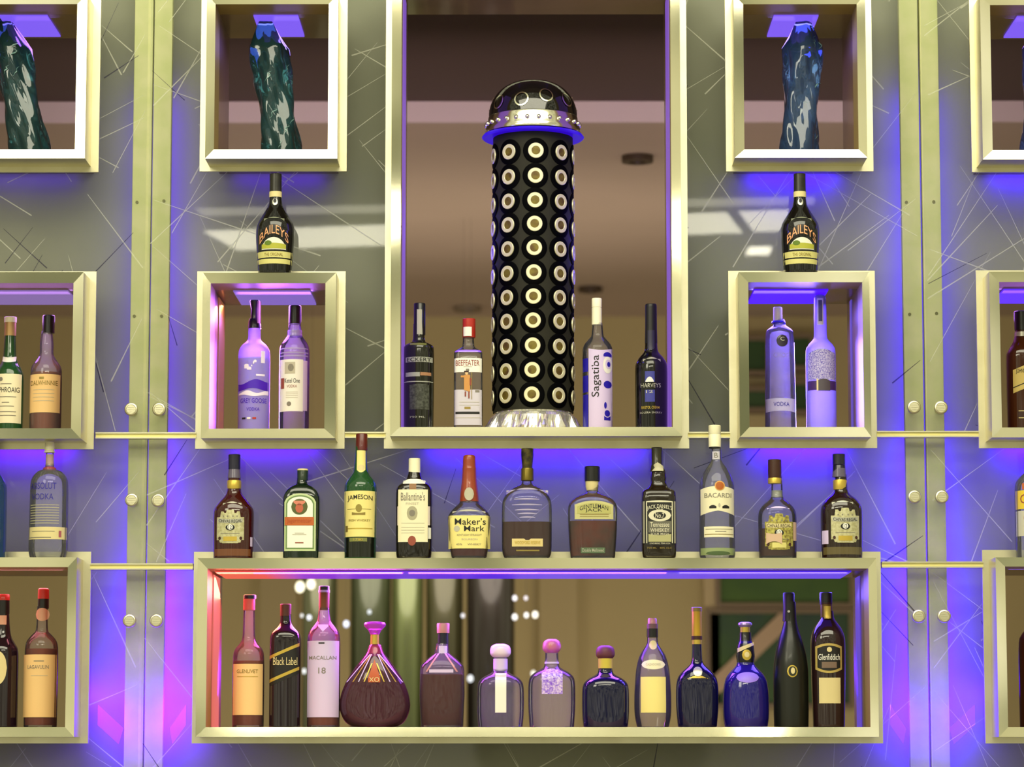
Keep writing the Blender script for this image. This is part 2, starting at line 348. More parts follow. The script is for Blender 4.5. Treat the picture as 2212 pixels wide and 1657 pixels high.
# low wide cabinet: one coloured strip along its ceiling, pink at the left to blue at the right
i = CAB['l1']['i']; root = [q for q in bpy.data.objects if q.get('label') == LBL['l1']][0]
n = 60; mb = MB(); mats = []
stops = [(0, (1, .10, .06)), (.07, (1, .06, .08)), (.13, (.35, .02, .8)), (.3, (.16, .02, .9)), (.5, (.10, .02, 1)), (1, (.06, 0, 1))]
m = bpy.data.materials.new('led_colour_strip'); m.use_nodes = True; b = m.node_tree.nodes['Principled BSDF']; N = m.node_tree.nodes; L = m.node_tree.links
t = N.new('ShaderNodeTexCoord'); sp = N.new('ShaderNodeSeparateXYZ'); cr = N.new('ShaderNodeValToRGB'); L.new(t.outputs['Generated'], sp.inputs[0]); L.new(sp.outputs[0], cr.inputs[0]); L.new(cr.outputs[0], b.inputs['Emission Color'])
for k, (p_, c_) in enumerate(stops):
    el = cr.color_ramp.elements[k] if k < 2 else cr.color_ramp.elements.new(p_)
    el.position = p_; el.color = (*c_, 1)
b.inputs['Emission Strength'].default_value = .75; b.inputs['Base Color'].default_value = (.05, .04, .08, 1); b.inputs['Roughness'].default_value = .2
mb.box(i[0] + .01, i[1] - .03, .07, YB - .02, i[3] - .004, i[3] - .0005)
mb.v = [(a - root.location.x, c - root.location.y, d - root.location.z) for a, c, d in mb.v]; mb.build('light_strip', m, root)
w = i[1] - i[0]
for fx, wd, pw, col in ((.03, .06, .9, (1, .16, .10)), (.10, .10, 1.5, (1, .12, .5)), (.22, .14, 2.0, (.75, .14, 1)), (.40, .2, 2.0, (.5, .12, 1)), (.60, .2, 1.7, (.35, .10, 1)), (.85, .26, 1.6, (.16, .10, 1))):
    area('cabinet_light', (i[0] + w * fx, .225, i[3] - .030), w * wd, .14, pw * 1.25, col, (0, -.3, -1))
for key, col, pw in (('l0', (1, .3, .35), 1.4), ('l2', (.3, .12, 1), .8)):
    q = CAB[key]['i']; area('cabinet_light', ((q[0] + q[1]) / 2, .17, q[3] - .006), (q[1] - q[0]) * .9, .16, pw, col, (0, -.1, -1))
for k_, fx, c_ in (('m1', .39, (.40, .10, 1)), ('m2', .62, (.20, .12, 1))):
    q = CAB[k_]['i']; area('cabinet_light', (q[0] + (q[1] - q[0]) * fx, .32, (q[2] + q[3]) / 2 - .03), .07, .20, 1.1, c_, (0, -1, 0), spread=.9)  # unseen lamp added behind each frosted bottle to make it glow
q = CAB['m1']['i']; area('cabinet_light', (q[0] + .03, .24, q[3] - .03), .05, .12, .9, (1, .30, .08), (-.6, .1, -1))

# ================= the room behind, seen through the open boxes =================
Yr, Yf = 2.3, 6.3
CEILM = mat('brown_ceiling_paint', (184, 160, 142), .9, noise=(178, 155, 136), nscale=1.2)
FARM = mat('olive_wall_paint', (182, 162, 118), .9, noise=(174, 156, 112), nscale=1)
PINK = mat('mauve_fascia_paint', (214, 190, 190), .85)
area('back_room_fill', (0, .9, 2.6), 3.0, .1, 5, (1, .86, .86), (0, 1.4, .75), spread=1.2)  # unseen fill lamp added to brighten the fascia
area('back_room_fill', (0, 4.2, .9), 3.0, .3, 12, (1, .93, .74), (0, 2.0, .5), spread=1.9)  # unseen fill lamp added to brighten the lower far wall
zc = EYE + (at(1150, 266, Yr).z - EYE)
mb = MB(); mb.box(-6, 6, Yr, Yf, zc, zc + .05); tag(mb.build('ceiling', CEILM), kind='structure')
mb = MB(); mb.box(-6, 6, -3.6, Yf, -.06, 0); tag(mb.build('floor', mat('brown_floor', (126, 114, 80), .5, noise=(112, 100, 70), nscale=2)), kind='structure')
zf = at(1150, 222, Yr).z
mb = MB(); mb.box(-6, 6, Yr - .02, Yr, zc, zf); tag(mb.build('trim_1', PINK), kind='structure')
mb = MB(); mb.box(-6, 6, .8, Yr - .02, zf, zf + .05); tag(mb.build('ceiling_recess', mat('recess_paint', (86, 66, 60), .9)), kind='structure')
mb = MB(); mb.box(-6, 6, Yf, Yf + .05, 0, zc); tag(mb.build('wall_far', FARM), kind='structure')
area('back_room_fill', (-.3, 3.5, 2.1), 2.6, .5, 17, (1, .90, .76), (0, .8, 1))  # unseen fill lamp added for the back ceiling
def far(pxa, pxb, pya, pyb, Y):
    cx = (pxa + pxb) / 2; cy = (pya + pyb) / 2
    return at(pxa, cy, Y).x, at(pxb, cy, Y).x, at(cx, pyb, Y).z, at(cx, pya, Y).z
# wall pilasters
for k, (a, b_, m_) in enumerate(((1165, 1248, (176, 156, 116)), (1522, 1556, (186, 164, 126)), (560, 640, (168, 150, 112)))):
    x0, x1, z0, z1 = far(a, b_, 1228, 1700, Yf - .08)
    mb = MB(); mb.box(x0, x1, Yf - .08, Yf, 0, 2.5); tag(mb.build('trim_%d' % (k + 2), mat('pilaster_%d' % k, m_, .9)), kind='structure')
def painting(a, b_, c, d, col, col2, label, diag=False):
    x0, x1, z0, z1 = far(a, b_, c, d, Yf - .1); cx, cz = (x0 + x1) / 2, z0
    root = empty('framed_painting', (cx, Yf - .1, z0)); tag(root, label, 'painting', 'green paintings on the far wall')
    mb = MB(); mb.box(x0 - cx, x1 - cx, .02, .09, 0, z1 - z0); mb.build('canvas', mat('green_canvas_%d' % int(a), col, .7, noise=col2, nscale=3), root)
    mb = MB(); rectring(mb, (x0 - cx - .02, x1 - cx + .02, -.02, z1 - z0 + .02), (x0 - cx, x1 - cx, 0, z1 - z0), 0, .09); mb.build('picture_frame', mat('walnut_frame', (120, 100, 78), .6), root)
    if diag:
        n = Vector((x1 - x0, 0, z1 - z0)).normalized(); w = .034; p, q = (at(u_, v_, Yf - .1) - Vector((cx, Yf - .1, z0)) for u_, v_ in ((1542, 1486), (1704, 1330)))
        d_ = (q - p).normalized(); nn = Vector((-d_.z, 0, d_.x)) * w; mb = MB()
        mb.loft([[p - nn, p + nn, p + nn + Vector((0, .019, 0)), p - nn + Vector((0, .019, 0))], [q - nn, q + nn, q + nn + Vector((0, .019, 0)), q - nn + Vector((0, .019, 0))]]); mb.build('diagonal_bar', mat('pale_bar', (178, 148, 120), .6), root)
G1, G2, G3 = (62, 88, 40), (78, 104, 40), (46, 62, 62)
painting(1556, 1835, 1215, 1302, G1, G2, 'wide low green painting, upper of the two behind the tall dark cognac bottle')
painting(1535, 1835, 1325, 1520, G1, G3, 'large green painting crossed by a pale diagonal bar', True)
painting(1600, 1656, 735, 800, (40, 66, 30), G1, 'small green painting left of the clear bottle with a round dark emblem')
painting(1706, 1750, 730, 790, (40, 70, 34), G1, 'small green painting between the two clear bottles in the blue lit box')
painting(1610, 1660, 845, 880, G1, G3, 'lowest small green painting behind the clear bottle foot')
painting(1706, 1752, 830, 885, G1, G3, 'lowest small green painting between the two clear bottles')
# dark and green glass columns in the far room with glowing balls for blurred reflections
for k, (px, r, col, lb) in enumerate(((690, 38, (96, 98, 66), 'olive glossy column behind the black labelled whisky bottle'), (800, 44, (78, 84, 56), 'dark green glossy column behind the diamond decanter'),
                                  (880, 34, (122, 132, 80), 'light green glossy column right of the diamond decanter'), (960, 40, (84, 80, 52), 'olive glossy column behind the faceted decanter'),
                                  (1060, 52, (58, 50, 46), 'black glossy column behind the round white stopper'))):
    Y = 4.2; p = at(px, 1400, Y); rr = r * kpx(px, 1400, Y)
    mb = MB(); mb.loft([[(rr * f_ * math.cos(2 * math.pi * i / 32), rr * f_ * math.sin(2 * math.pi * i / 32), z) for i in range(32)] for f_, z in ((1.12, 0), (1.12, .12), (1, .14), (1, 2.30), (1.1, 2.32), (1.1, 2.38))])
    tag(mb.build('glossy_column', mat('glossy_column_%d' % k, col, .18, .35, coat=.5), smooth=True, loc=(p.x, Y, 0)), lb, 'column', 'glossy columns in the room behind')
LP = [(648, 1268, 13, (1, .95, .6)), (672, 1262, 12, (1, .9, .6)), (652, 1330, 4, (.8, .9, 1)), (668, 1334, 6, (.7, .8, 1)), (748, 1348, 8, (.6, .7, 1)), (798, 1322, 5, (.5, .7, .9)), (1000, 1330, 5, (.7, .75, .95)),
      (1112, 1292, 6, (.8, .8, .95)), (1112, 1333, 7, (1, 1, 1)), (1136, 1292, 5, (.7, .65, .9)), (1137, 1329, 6, (1, 1, 1)), (1156, 1328, 8, (1, .97, .8)), (1016, 1466, 8, (.9, .95, 1)), (1152, 1455, 7, (1, .97, .8)), (657, 1450, 6, (.85, .9, .9))]
LPL = ['large cream glow, left of the pair above the slanted label whisky', 'large cream glow, right of the pair beside the wooden neck sleeve', 'tiny white sparkle left of the tall pale label whisky neck', 'bluish sparkle just left of the wooden neck sleeve bottle',
 'soft blue glow between the tall pale label whisky and the diamond decanter', 'faint blue glow above the magenta trumpet stopper', 'grey blue glow right of the faceted decanter stopper', 'pale glow, upper left of the five above the magenta ball stopper', 'white glow, lower left of the five above the magenta ball stopper',
 'lilac glow, upper right of the five above the magenta ball stopper', 'white glow, lower middle of the five above the magenta ball stopper', 'creamy glow, rightmost of the five above the magenta ball stopper', 'low white glow between the faceted decanter and the white stopper', 'low cream glow left of the magenta ball stopper bottle', 'low pale glow between the black and the pale labelled whisky bottles']
for (px, py, r, c), lp_ in zip(LP, LPL):
    Y = 3.9; p = at(px, py, Y); rr = r * kpx(px, py, Y) * .8; root = empty('glint_ball', p); tag(root, lp_, 'glint', 'glowing balls standing in for reflections in the room behind')  # made-up glowing balls painting blurred reflections, not lamps
    mb = MB(); mb.loft([ring(rr * math.sin(math.pi * (q + .3) / 8.6), rr * math.sin(math.pi * (q + .3) / 8.6), 2, rr * 1.25 * math.cos(math.pi * (q + .3) / 8.6), 16) for q in range(9)][::-1])
    mb.build('globe', mat('glint_glow_%d' % int(px * 10 + py), (200, 200, 200), .4, emis=c, es=1.1 if r > 5 else .7), root, True)
    mb = MB(); mb.loft([ring(.0003, .0003, 2, rr, 8), ring(.0003, .0003, 2, zc - p.z, 8)][::1]); mb.build('hold_thread', mat('thin_thread', (70, 66, 50), .6), root)  # thread added only to hold up the made-up ball
# recessed ceiling fittings of the back room
for px, py, r in ((1377, 337, 34), (1275, 620, 26), (1010, 662, 30)):
    zz = zc; v = at(px, py, 0) - CAM; t_ = (zz - EYE) / v.z; p = CAM + v * t_; rr = r * (p - CAM).dot(FWD) / F
    root = empty('recessed_ceiling_light', (p.x, p.y, zz)); tag(root, {1377: 'dark ringed recessed ceiling light right of the black column', 1275: 'dark recessed ceiling fitting above the cream capped bottle', 1010: 'pale recessed ceiling fitting above the red capped gin bottle'}[px], 'ceiling light')
    mb = MB(); mb.loft([ring(rr, rr, 2, -.001, 32), ring(rr, rr, 2, -.02, 32), ring(rr * .55, rr * .55, 2, -.02, 32), ring(rr * .5, rr * .5, 2, -.004, 32)], False, False)
    mb.build('ring', mat('dark_fitting' if px != 1010 else 'pale_fitting', (62, 44, 30) if px != 1010 else (126, 108, 90), .5), root, True)
    mb = MB(); mb.loft([ring(rr * .5, rr * .5, 2, -.003, 24), ring(rr * .5, rr * .5, 2, -.006, 24)]); mb.build('lens', mat('fitting_lens' if px == 1377 else 'fitting_lens_off', (150, 120, 140) if px == 1377 else (90, 74, 54), .3), root)
# ================= bottle builder =================
TXT = {}
def text_mesh(s):
    if s in TXT: return TXT[s]
    c = bpy.data.curves.new('t', 'FONT'); c.body = s; c.resolution_u = 3; c.align_x = 'CENTER'; c.offset = .002
    o = bpy.data.objects.new('t', c); COL.objects.link(o); bpy.context.view_layer.update()
    dg = bpy.context.evaluated_depsgraph_get(); me = bpy.data.meshes.new_from_object(o.evaluated_get(dg))
    v = [tuple(a.co) for a in me.vertices]; f = [list(p.vertices) for p in me.polygons]
    bpy.data.objects.remove(o); bpy.data.curves.remove(c); bpy.data.meshes.remove(me)
    x0, x1 = min(a[0] for a in v), max(a[0] for a in v); y0, y1 = min(a[1] for a in v), max(a[1] for a in v)
    TXT[s] = ([((a[0] - x0) / (x1 - x0), (a[1] - y0) / (y1 - y0)) for a in v], f); return TXT[s]

class Bottle:
    """profile = [(photo row, half width in photo px)] from the top of the glass down; all sizes are turned into metres at depth Y"""
    def __init__(s, kind, label, cx, Y, base, prof, m, n=2, dr=1, liquid=None, group=None, cat='bottle', round_above=None, soft=2, k=None, foot=None):
        s.Y, s.cx, s.base = Y, cx, base; mid = (prof[0][0] + prof[-1][0]) / 2; s.mid = mid
        s.k = kpx(cx, mid, Y); X = at(cx, mid, Y).x
        s.root = empty(kind, (X, Y, base)); tag(s.root, label, cat, group)
        s.zt = at(cx, prof[0][0], Y).z - base
        prof = list(prof); prof[-1] = (prof[-1][0], prof[-1][1])
        P = [(s.z(py) if q < len(prof) - 1 else 0.0, hw * s.k) for q, (py, hw) in enumerate(prof)][::-1]   # bottom up
        if len(P) > 1 and P[1][0] < .003: P[1] = (.003, P[1][1])
        if soft: P = [P[0]] + chaikin([(P[0][0] + .0015, P[0][1])] + P[1:], soft)
        s.P = P; s.n, s.dr = n, dr; s.wmax = max(w for _, w in P); s.wmin = min(w for z, w in P if z > P[-1][0] * .5)
        mb = MB(); B0 = P[0]
        mb.loft([s.ring(B0[1] - .003, 0.0)] + [s.ring(w, max(z, .003)) for z, w in P[0:]])
        s.body = mb.build('glass_body', m, s.root, True); s.last = None
        if liquid:
            py, lm, inset = liquid[0], liquid[1], (liquid[2] if len(liquid) > 2 else .0022); zl = s.z(py); z0 = .006 + (s.z(foot) if foot else 0)
            zs = [z0] + [z for z, w in P if z0 < z < zl] + [zl]; mb = MB()
            mb.loft([s.ring(max(s.w(z) - inset, .001), z, inset) for z in zs]); mb.build('liquid', lm, s.root, True)
    def z(s, py): return at(s.cx, py, s.Y).z - s.base
    def w(s, z):
        P = s.P
        if z <= P[0][0]: return P[0][1]
        for (a, wa), (b, wb) in zip(P, P[1:]):
            if a <= z <= b: return wa + (wb - wa) * ((z - a) / max(b - a, 1e-9))
        return P[-1][1]
    def sec(s, w):
        t = min(max((w - s.wmin) / max(s.wmax - s.wmin, 1e-6), 0), 1)
        if s.wmax - s.wmin < .003: t = 1
        return 2 + (s.n - 2) * t, 1 + (s.dr - 1) * t
    def ring(s, w, z, ins=0):
        n, d = s.sec(w + ins); return ring(w, w * d, n, z, 48)
    def fy(s, x, z):
        w = s.w(z); n, d = s.sec(w); u = min(abs(x / w), .999) if w > 0 else 0
        return -w * d * (1 - u ** n) ** (1 / n)
    def tube(s, name, pts, m, label=None, n=2, dr=1, smooth=True, x=None, soft=0, parent=None):
        """a turned part (cap, collar, neck sleeve): [(row, half width)] top to bottom"""
        Q = [(s.z(py), hw * s.k) for py, hw in pts][::-1]
        if soft: Q = chaikin(Q, soft)
        xo = 0 if x is None else (x - s.cx) * s.k
        mb = MB(); mb.loft([ring(w, w * dr, n, z, 32, xo) for z, w in Q]); o = mb.build(name, m, parent or s.root, smooth)
        if label: o['label'] = label
        return o
    def lab(s, name, x0, x1, t, b, m, arch=0, archb=0, ell=False, shape=None, e=.0007, parent=None, label=None, nx=18):
        """a paper label or printed patch laid on the front of the glass; rows t..b, columns x0..x1 in photo px"""
        V = []; Fc = []; ny = 8
        for i in range(nx + 1):
            u = i / nx; px = x0 + (x1 - x0) * u; v = 2 * u - 1
            if ell: c = (t + b) / 2; h = (b - t) / 2 * math.sqrt(max(1 - v * v, .0004)); a, d = c - h, c + h
            elif shape: a, d = shape(v, t, b)
            else: a, d = t + arch * v * v, b + archb * v * v
            for j in range(ny + 1):
                py = a + (d - a) * j / ny; X = (px - s.cx) * s.k; Z = s.z(py); V.append((X, s.fy(X, Z) - e, Z))
        for i in range(nx):
            for j in range(ny):
                q = i * (ny + 1) + j; Fc.append([q, q + 1, q + ny + 2, q + ny + 1])
        o = link(name, V, Fc, m, parent or s.root, True)
        if label: o['label'] = label
        if parent is None: s.last = o
        return o
    def mark(s, name, x0, x1, t, b, m, **kw):
        kw.setdefault('e', .0012); return s.lab(name, x0, x1, t, b, m, parent=s.last or s.root, **kw)
    def txt(s, string, x0, x1, t, b, m, arch=0, e=.0014, rot=0, own=False):
        v, f = text_mesh(string); V = []
        for u, h in v:
            if rot: px = x0 + (x1 - x0) * (1 - h); py = b - (b - t) * u
            else: px = x0 + (x1 - x0) * u; py = b - (b - t) * h + arch * (2 * u - 1) ** 2
            X = (px - s.cx) * s.k; Z = s.z(py); V.append((X, s.fy(X, Z) - e, Z))
        return link('lettering', V, f, m, (s.root if own or not s.last else s.last))

# ---- glass, liquid, paper ----
CLEAR = thin('clear_glass', (.95, .96, .95), 1.45, .03, .15, (.9, .9, .92), edge=.22)
FROST = thin('frosted_glass_violet_lit', (.70, .66, .90), 1.35, .3, .86, (.60, .52, .95))  # violet LED glow painted into the white frosted glass
CLEARB = thin('clear_glass_milky', (.93, .93, .95), 1.38, .05, .08, (.8, .8, .9), edge=.25)
GREENT = mat('dark_green_glass', (14, 34, 18), .08, coat=.6, trans=.25); GREENL = mat('green_glass', (36, 84, 44), .1, coat=.5, trans=.2)
BLACKG = mat('near_black_glass', (12, 11, 12), .08, coat=.5); OLIVEG = mat('black_olive_glass', (22, 24, 16), .32, coat=.1)
DKAMB = mat('dark_amber_liquid', (52, 30, 16), .12, coat=.5, trans=.25); REDAMB = mat('dark_red_amber', (70, 16, 12), .1, coat=.6, trans=.3)
BROWN = mat('brown_spirit', (120, 52, 16), .3, trans=.15, ior=1.33, spec=.05, noise=(70, 48, 18), nscale=18); CHAR = mat('dark_brown_spirit', (78, 40, 16), .3, trans=.1, ior=1.33, spec=.05)
AMBER = mat('amber_spirit', (156, 66, 20), .3, trans=.25, ior=1.33, spec=.05); NAVY = mat('navy_glass', (12, 12, 50), .08, coat=.6)
MAKER = mat('red_brown_spirit', (92, 26, 16), .3, trans=.1, ior=1.33, spec=.05)
CREAM = mat('cream_paper', (238, 230, 196), .6); WHITE = mat('white_paper', (240, 238, 228), .55); YELLOW = mat('pale_yellow_paper', (240, 224, 140), .6)
TAN = mat('tan_paper', (222, 206, 150), .6); GOLDP = mat('gold_print', (206, 178, 78), .35, .55); DGOLD = mat('dull_gold_print', (150, 130, 66), .4, .4)
INK = mat('black_ink', (26, 24, 22), .5); GREY = mat('grey_ink', (130, 124, 112), .6); LGREY = mat('light_grey_ink', (190, 184, 164), .6); BLUEI = mat('blue_ink', (44, 36, 130), .5)
BLACK = mat('black_cap', (16, 16, 18), .3, coat=.3); DKGRN = mat('dark_green_cap', (26, 46, 26), .35, coat=.2); MAROON = mat('maroon_cap', (92, 28, 26), .35, coat=.2)
NAVYC = mat('navy_cap', (22, 20, 46), .3, coat=.4); WHITEC = mat('cream_cap', (246, 240, 208), .4); WAX = mat('orange_red_wax', (150, 62, 30), .32, coat=.4)
BROWNC = mat('brown_cap', (64, 34, 24), .4); REDC = mat('red_cap', (178, 44, 32), .35, coat=.3); ORANGE = mat('orange_print', (190, 98, 42), .5); SILVER = mat('silver_print', (196, 194, 178), .3, .5)
RED = mat('brick_red_print', (150, 74, 56), .6); GRNI = mat('green_print', (110, 140, 84), .6); PINKC = mat('rose_cap', (206, 140, 140), .35, coat=.3); CORK = mat('cork_stopper', (140, 88, 50), .7)
WOODC = mat('wood_grain_sleeve', (130, 78, 34), .5); LILAC = mat('lilac_paper', (214, 196, 236), .5); DEEPB = mat('deep_blue_print', (36, 26, 170), .4); PEACH = mat('peach_paper', (244, 204, 140), .55)

TOP = lambda key: CAB[key]['o'][3]
FLO = lambda key: CAB[key]['i'][2]

# ---------- bottles standing on top of the frames ----------
def cream_liqueur(cx, key, label, p=None):
    b = Bottle('liqueur_bottle', label, cx, .047, TOP(key), [(405, 12), (430, 13), (447, 16), (465, 28), (483, 39), (496, 41.5), (515, 41.5), (550, 39.5), (587, 36)], BLACKG, group='black cream liqueur bottles on the frames')
    c = cx
    b.tube('cap', [(376, 12), (377, 13), (415, 13.2)], mat('dark_ridged_cap', (40, 38, 30), .35, coat=.2, noise=(26, 24, 20), nscale=60))
    b.tube('neck_band', [(415, 13.6), (427, 13.8)], TAN)
    b.lab('neck_seal', c - 6, c + 6, 431, 446, SILVER, ell=True); b.mark('seal_centre', c - 3.5, c + 3.5, 431, 441, INK, ell=True)
    sh = lambda v, t, q: (t + 22 * v * v, q + 22 * v * v)
    b.lab('shoulder_print', c - 22, c + 22, 474, 477, mat('faint_print', (120, 124, 104), .5), arch=9)
    b.lab('name_banner', c - 32, c + 32, 491, 511, mat('banner_black', (24, 18, 16), .4), shape=sh)
    b.txt('BAILEYS', c - 31, c + 31, 492, 511, mat('orange_cream_letters', (238, 170, 122), .5), arch=22)
    b.lab('picture_patch', c - 26, c + 26, 519, 545, mat('pale_sky_print', (232, 230, 214), .6), shape=lambda v, t, q: (q - (q - t) * math.sqrt(max(1 - v * v, .02)), q))
    b.mark('green_hill', c - 26, c + 26, 531, 543, mat('olive_field_print', (176, 176, 60), .6), arch=3); b.mark('tree', c - 20, c - 4, 526, 536, mat('leaf_print', (96, 122, 34), .6), ell=True, e=.0016)
    b.lab('lower_band', c - 38, c + 38, 549, 562, mat('olive_cream_band', (214, 206, 130), .5), archb=0); b.txt('THE ORIGINAL', c - 20, c + 20, 552, 559, DGOLD)
    b.lab('bottom_band', c - 37, c + 37, 565, 575, mat('olive_cream_band', (214, 206, 130), .5))
    return b
cream_liqueur(594.5, 'm1', 'black cream liqueur bottle with arched orange letters, on the left mid height frame')
cream_liqueur(1728.5, 'm2', 'black cream liqueur bottle with arched orange letters, on the right mid height frame')

def crest(b, c, t, q, hw, m1, m2, m3, band=None):
    H = q - t
    def sh(v, a, d):
        w_ = abs(v); return (a + H * (.0 if w_ < .28 else .10 if w_ < .5 else .05 if w_ < .74 else .22), d - H * (.0 if w_ < .62 else .02 if w_ < .8 else .10))
    b.lab('crest_label', c - hw, c + hw, t, q, m1, shape=sh, nx=32)
    b.mark('name_ribbon', c - hw * .9, c + hw * .9, t + H * .28, t + H * .40, m2, archb=-2, arch=-2)
    b.txt('CHIVAS REGAL', c - hw * .85, c + hw * .85, t + H * .30, t + H * .39, INK, arch=-2, e=.0018)
    b.mark('medallion', c - hw * .34, c + hw * .34, t + H * .44, t + H * .62, INK, ell=True); b.mark('medallion_face', c - hw * .20, c + hw * .20, t + H * .44, t + H * .60, WHITE, ell=True, e=.0017)
    b.txt('12', c - hw * .12, c + hw * .12, t + H * .47, t + H * .57, INK, e=.0022)
    b.mark('gold_panel', c - hw * .5, c + hw * .5, t + H * .80, t + H * .94, m3); b.mark('rule', c - hw * .7, c + hw * .7, t + H * .70, t + H * .715, GREY)
    for s_ in (-1, 1): b.mark('scroll', c + s_ * hw * .78 - 3, c + s_ * hw * .78 + 3, t + H * .80, t + H * .90, BROWNC, ell=True)
    for s_ in (-.5, -.2, .2, .5): b.mark('dark_dot', c + s_ * hw - 1.4, c + s_ * hw + 1.4, t + H * .17, t + H * .22, GREY, ell=True)
WP = 'bottles in the long row on the wide low cabinet'
B = Bottle('whisky_bottle', 'dark red whisky bottle with navy cap and pale crest label, first in the long row', 505, .048, TOP('l1'),
     [(1010, 12), (1040, 14.5), (1062, 15), (1070, 19), (1084, 32), (1098, 42), (1110, 44), (1150, 43.5), (1206, 43)], REDAMB, dr=.84, n=2.3, group=WP)
B.tube('cap', [(982, 12), (983, 13.2), (1014, 13.4)], NAVYC); B.tube('neck_sleeve', [(1014, 12.6), (1033, 15)], mat('grey_lilac_sleeve', (96, 88, 110), .3, coat=.4)); B.tube('gold_collar', [(1038, 14.4), (1040, 15.6), (1052, 15.6), (1058, 14.6)], GOLDP)
crest(B, 501, 1104, 1176, 29.5, mat('silver_cream_foil', (206, 202, 162), .4, .2, noise=(176, 170, 124), nscale=160), SILVER, GOLDP)
B.lab('shoulder_arc', 484, 524, 1086, 1089, SILVER, arch=8); B.lab('glass_foot', 466, 544, 1188, 1203, mat('foot_glow', (112, 66, 40), .15, coat=.5)); B.lab('price_tag', 543, 547, 1162, 1182, LILAC)  # the silver shoulder arc is a painted highlight

B = Bottle('liqueur_bottle', 'square black green herbal liqueur bottle with orange band on white label', 651.5, .047, TOP('l1'),
     [(1030, 10.5), (1044, 11.5), (1047, 14), (1052, 24), (1060, 33), (1072, 39), (1084, 40), (1150, 39.5), (1206, 38.5)], GREENT, n=5.5, dr=.66, group=WP, soft=1)
B.tube('cap', [(1013.5, 10.8), (1016, 12), (1038, 12)], DKGRN, x=653); B.tube('cap_top', [(1013, 11), (1016.5, 12.2)], TAN, x=653)
ar = lambda k_: (lambda v, t, q: (t + k_ * (1 - math.sqrt(max(1 - v * v * .98, 0))), q))
B.lab('front_label', 616, 684, 1068, 1192, mat('pale_green_border', (196, 210, 160), .6), shape=ar(22)); B.mark('green_line', 619.5, 680.5, 1072, 1188, GRNI, shape=ar(20), e=.0010)
B.mark('white_field', 622.5, 677.5, 1075, 1185, WHITE, shape=ar(18), e=.0014); B.mark('round_emblem', 631, 666.5, 1080, 1114, mat('olive_emblem', (86, 92, 46), .6), ell=True, e=.0018)
B.mark('stag_head', 640, 657, 1090, 1110, mat('stag_red', (190, 96, 70), .6), ell=True, e=.0022); B.mark('antlers', 636, 661, 1084, 1094, mat('antler_pink', (214, 130, 106), .6), archb=-6, e=.0022)
B.mark('orange_band', 617, 680, 1119, 1137, ORANGE, e=.0022); B.txt('Jagermeister', 622, 675, 1122, 1134, mat('dark_orange_ink', (176, 76, 30), .5), e=.0027)
for y_, w_ in ((1153, 10), (1156, 15)): B.mark('fine_line', 649 - w_, 649 + w_, y_, y_ + 1.4, LGREY, e=.0020)
B.mark('signature', 640, 658, 1173, 1175.5, RED, e=.0020)

B = Bottle('whiskey_bottle', 'tall green whiskey bottle with maroon cap and yellow label', 778.7, .046, TOP('l1'),
     [(965, 11.5), (990, 12.5), (1018, 15), (1026, 19), (1036, 28), (1046, 34), (1056, 35.4), (1120, 35), (1165, 34.6), (1207.5, 34)], GREENL, group=WP)
B.tube('cap', [(937.5, 11.4), (939, 12.6), (973, 12.8)], MAROON, x=780.5)
B.lab('neck_label', 771, 789.5, 974, 1022, YELLOW, shape=lambda v, t, q: (t, q - 6 * v * v)); B.mark('neck_seal', 773, 788, 1005, 1018, TAN, ell=True)
B.lab('front_label', 744.5, 813, 1063, 1162, YELLOW); B.txt('JAMESON', 752, 806, 1071, 1084, INK, arch=3); B.mark('crest', 770, 784, 1092, 1109, mat('olive_crest', (150, 134, 60), .6), ell=True)
B.mark('crest_base', 762, 791, 1111, 1115, DGOLD, arch=-2); B.txt('IRISH WHISKEY', 755, 802, 1124, 1129, DGOLD); B.mark('red_rule', 752, 806, 1143, 1145, GOLDP); B.mark('side_stamp', 748, 753, 1138, 1151, DGOLD); B.mark('rule', 752, 803, 1102, 1102.8, DGOLD)
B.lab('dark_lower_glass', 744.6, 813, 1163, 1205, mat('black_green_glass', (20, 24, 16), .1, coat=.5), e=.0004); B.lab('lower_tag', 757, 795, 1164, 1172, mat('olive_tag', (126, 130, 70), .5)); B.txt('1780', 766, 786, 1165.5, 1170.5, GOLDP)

B = Bottle('whisky_bottle', 'squarish black whisky bottle with cream cap and long white label', 894.6, .046, TOP('l1'),
     [(1015, 11), (1022, 13), (1034, 16), (1042, 24), (1048, 33), (1056, 38.5), (1068, 39.5), (1150, 39.5), (1195, 39), (1207.7, 37)], mat('black_brown_glass', (22, 16, 14), .1, coat=.5), n=3.6, dr=.8, group=WP)
B.tube('cap', [(990.7, 11.6), (992, 12.7), (1021, 12.8)], WHITEC, x=895); B.lab('collar_label', 871, 919, 1036, 1047, WHITE, arch=3); B.lab('shoulder_strip', 885, 900, 1047, 1060, mat('copper_strip', (140, 100, 62), .5))
B.lab('side_label', 855.5, 933.5, 1096, 1137, mat('pinkish_paper', (226, 212, 200), .6)); B.lab('front_label', 861, 925, 1060, 1173, CREAM, e=.0013)
B.txt("Ballantine's", 867, 919, 1066, 1084, GREY, e=.0020); B.txt('FINEST', 878, 906, 1088, 1093, LGREY, e=.0020); B.mark('crest', 880, 903, 1096, 1126, mat('crest_grey', (172, 166, 138), .6), ell=True, e=.0018); B.mark('crest_shield', 885, 898, 1104, 1118, GREY, ell=True, e=.0022)
for y_ in (1132, 1141, 1147, 1153): B.mark('fine_line', 868, 918, y_, y_ + 1, LGREY, e=.0018)
B.lab('wax_seal', 882.5, 900, 1160, 1181, RED, ell=True, e=.0021); B.lab('tax_stamp', 926, 932, 1142, 1166, WHITE)

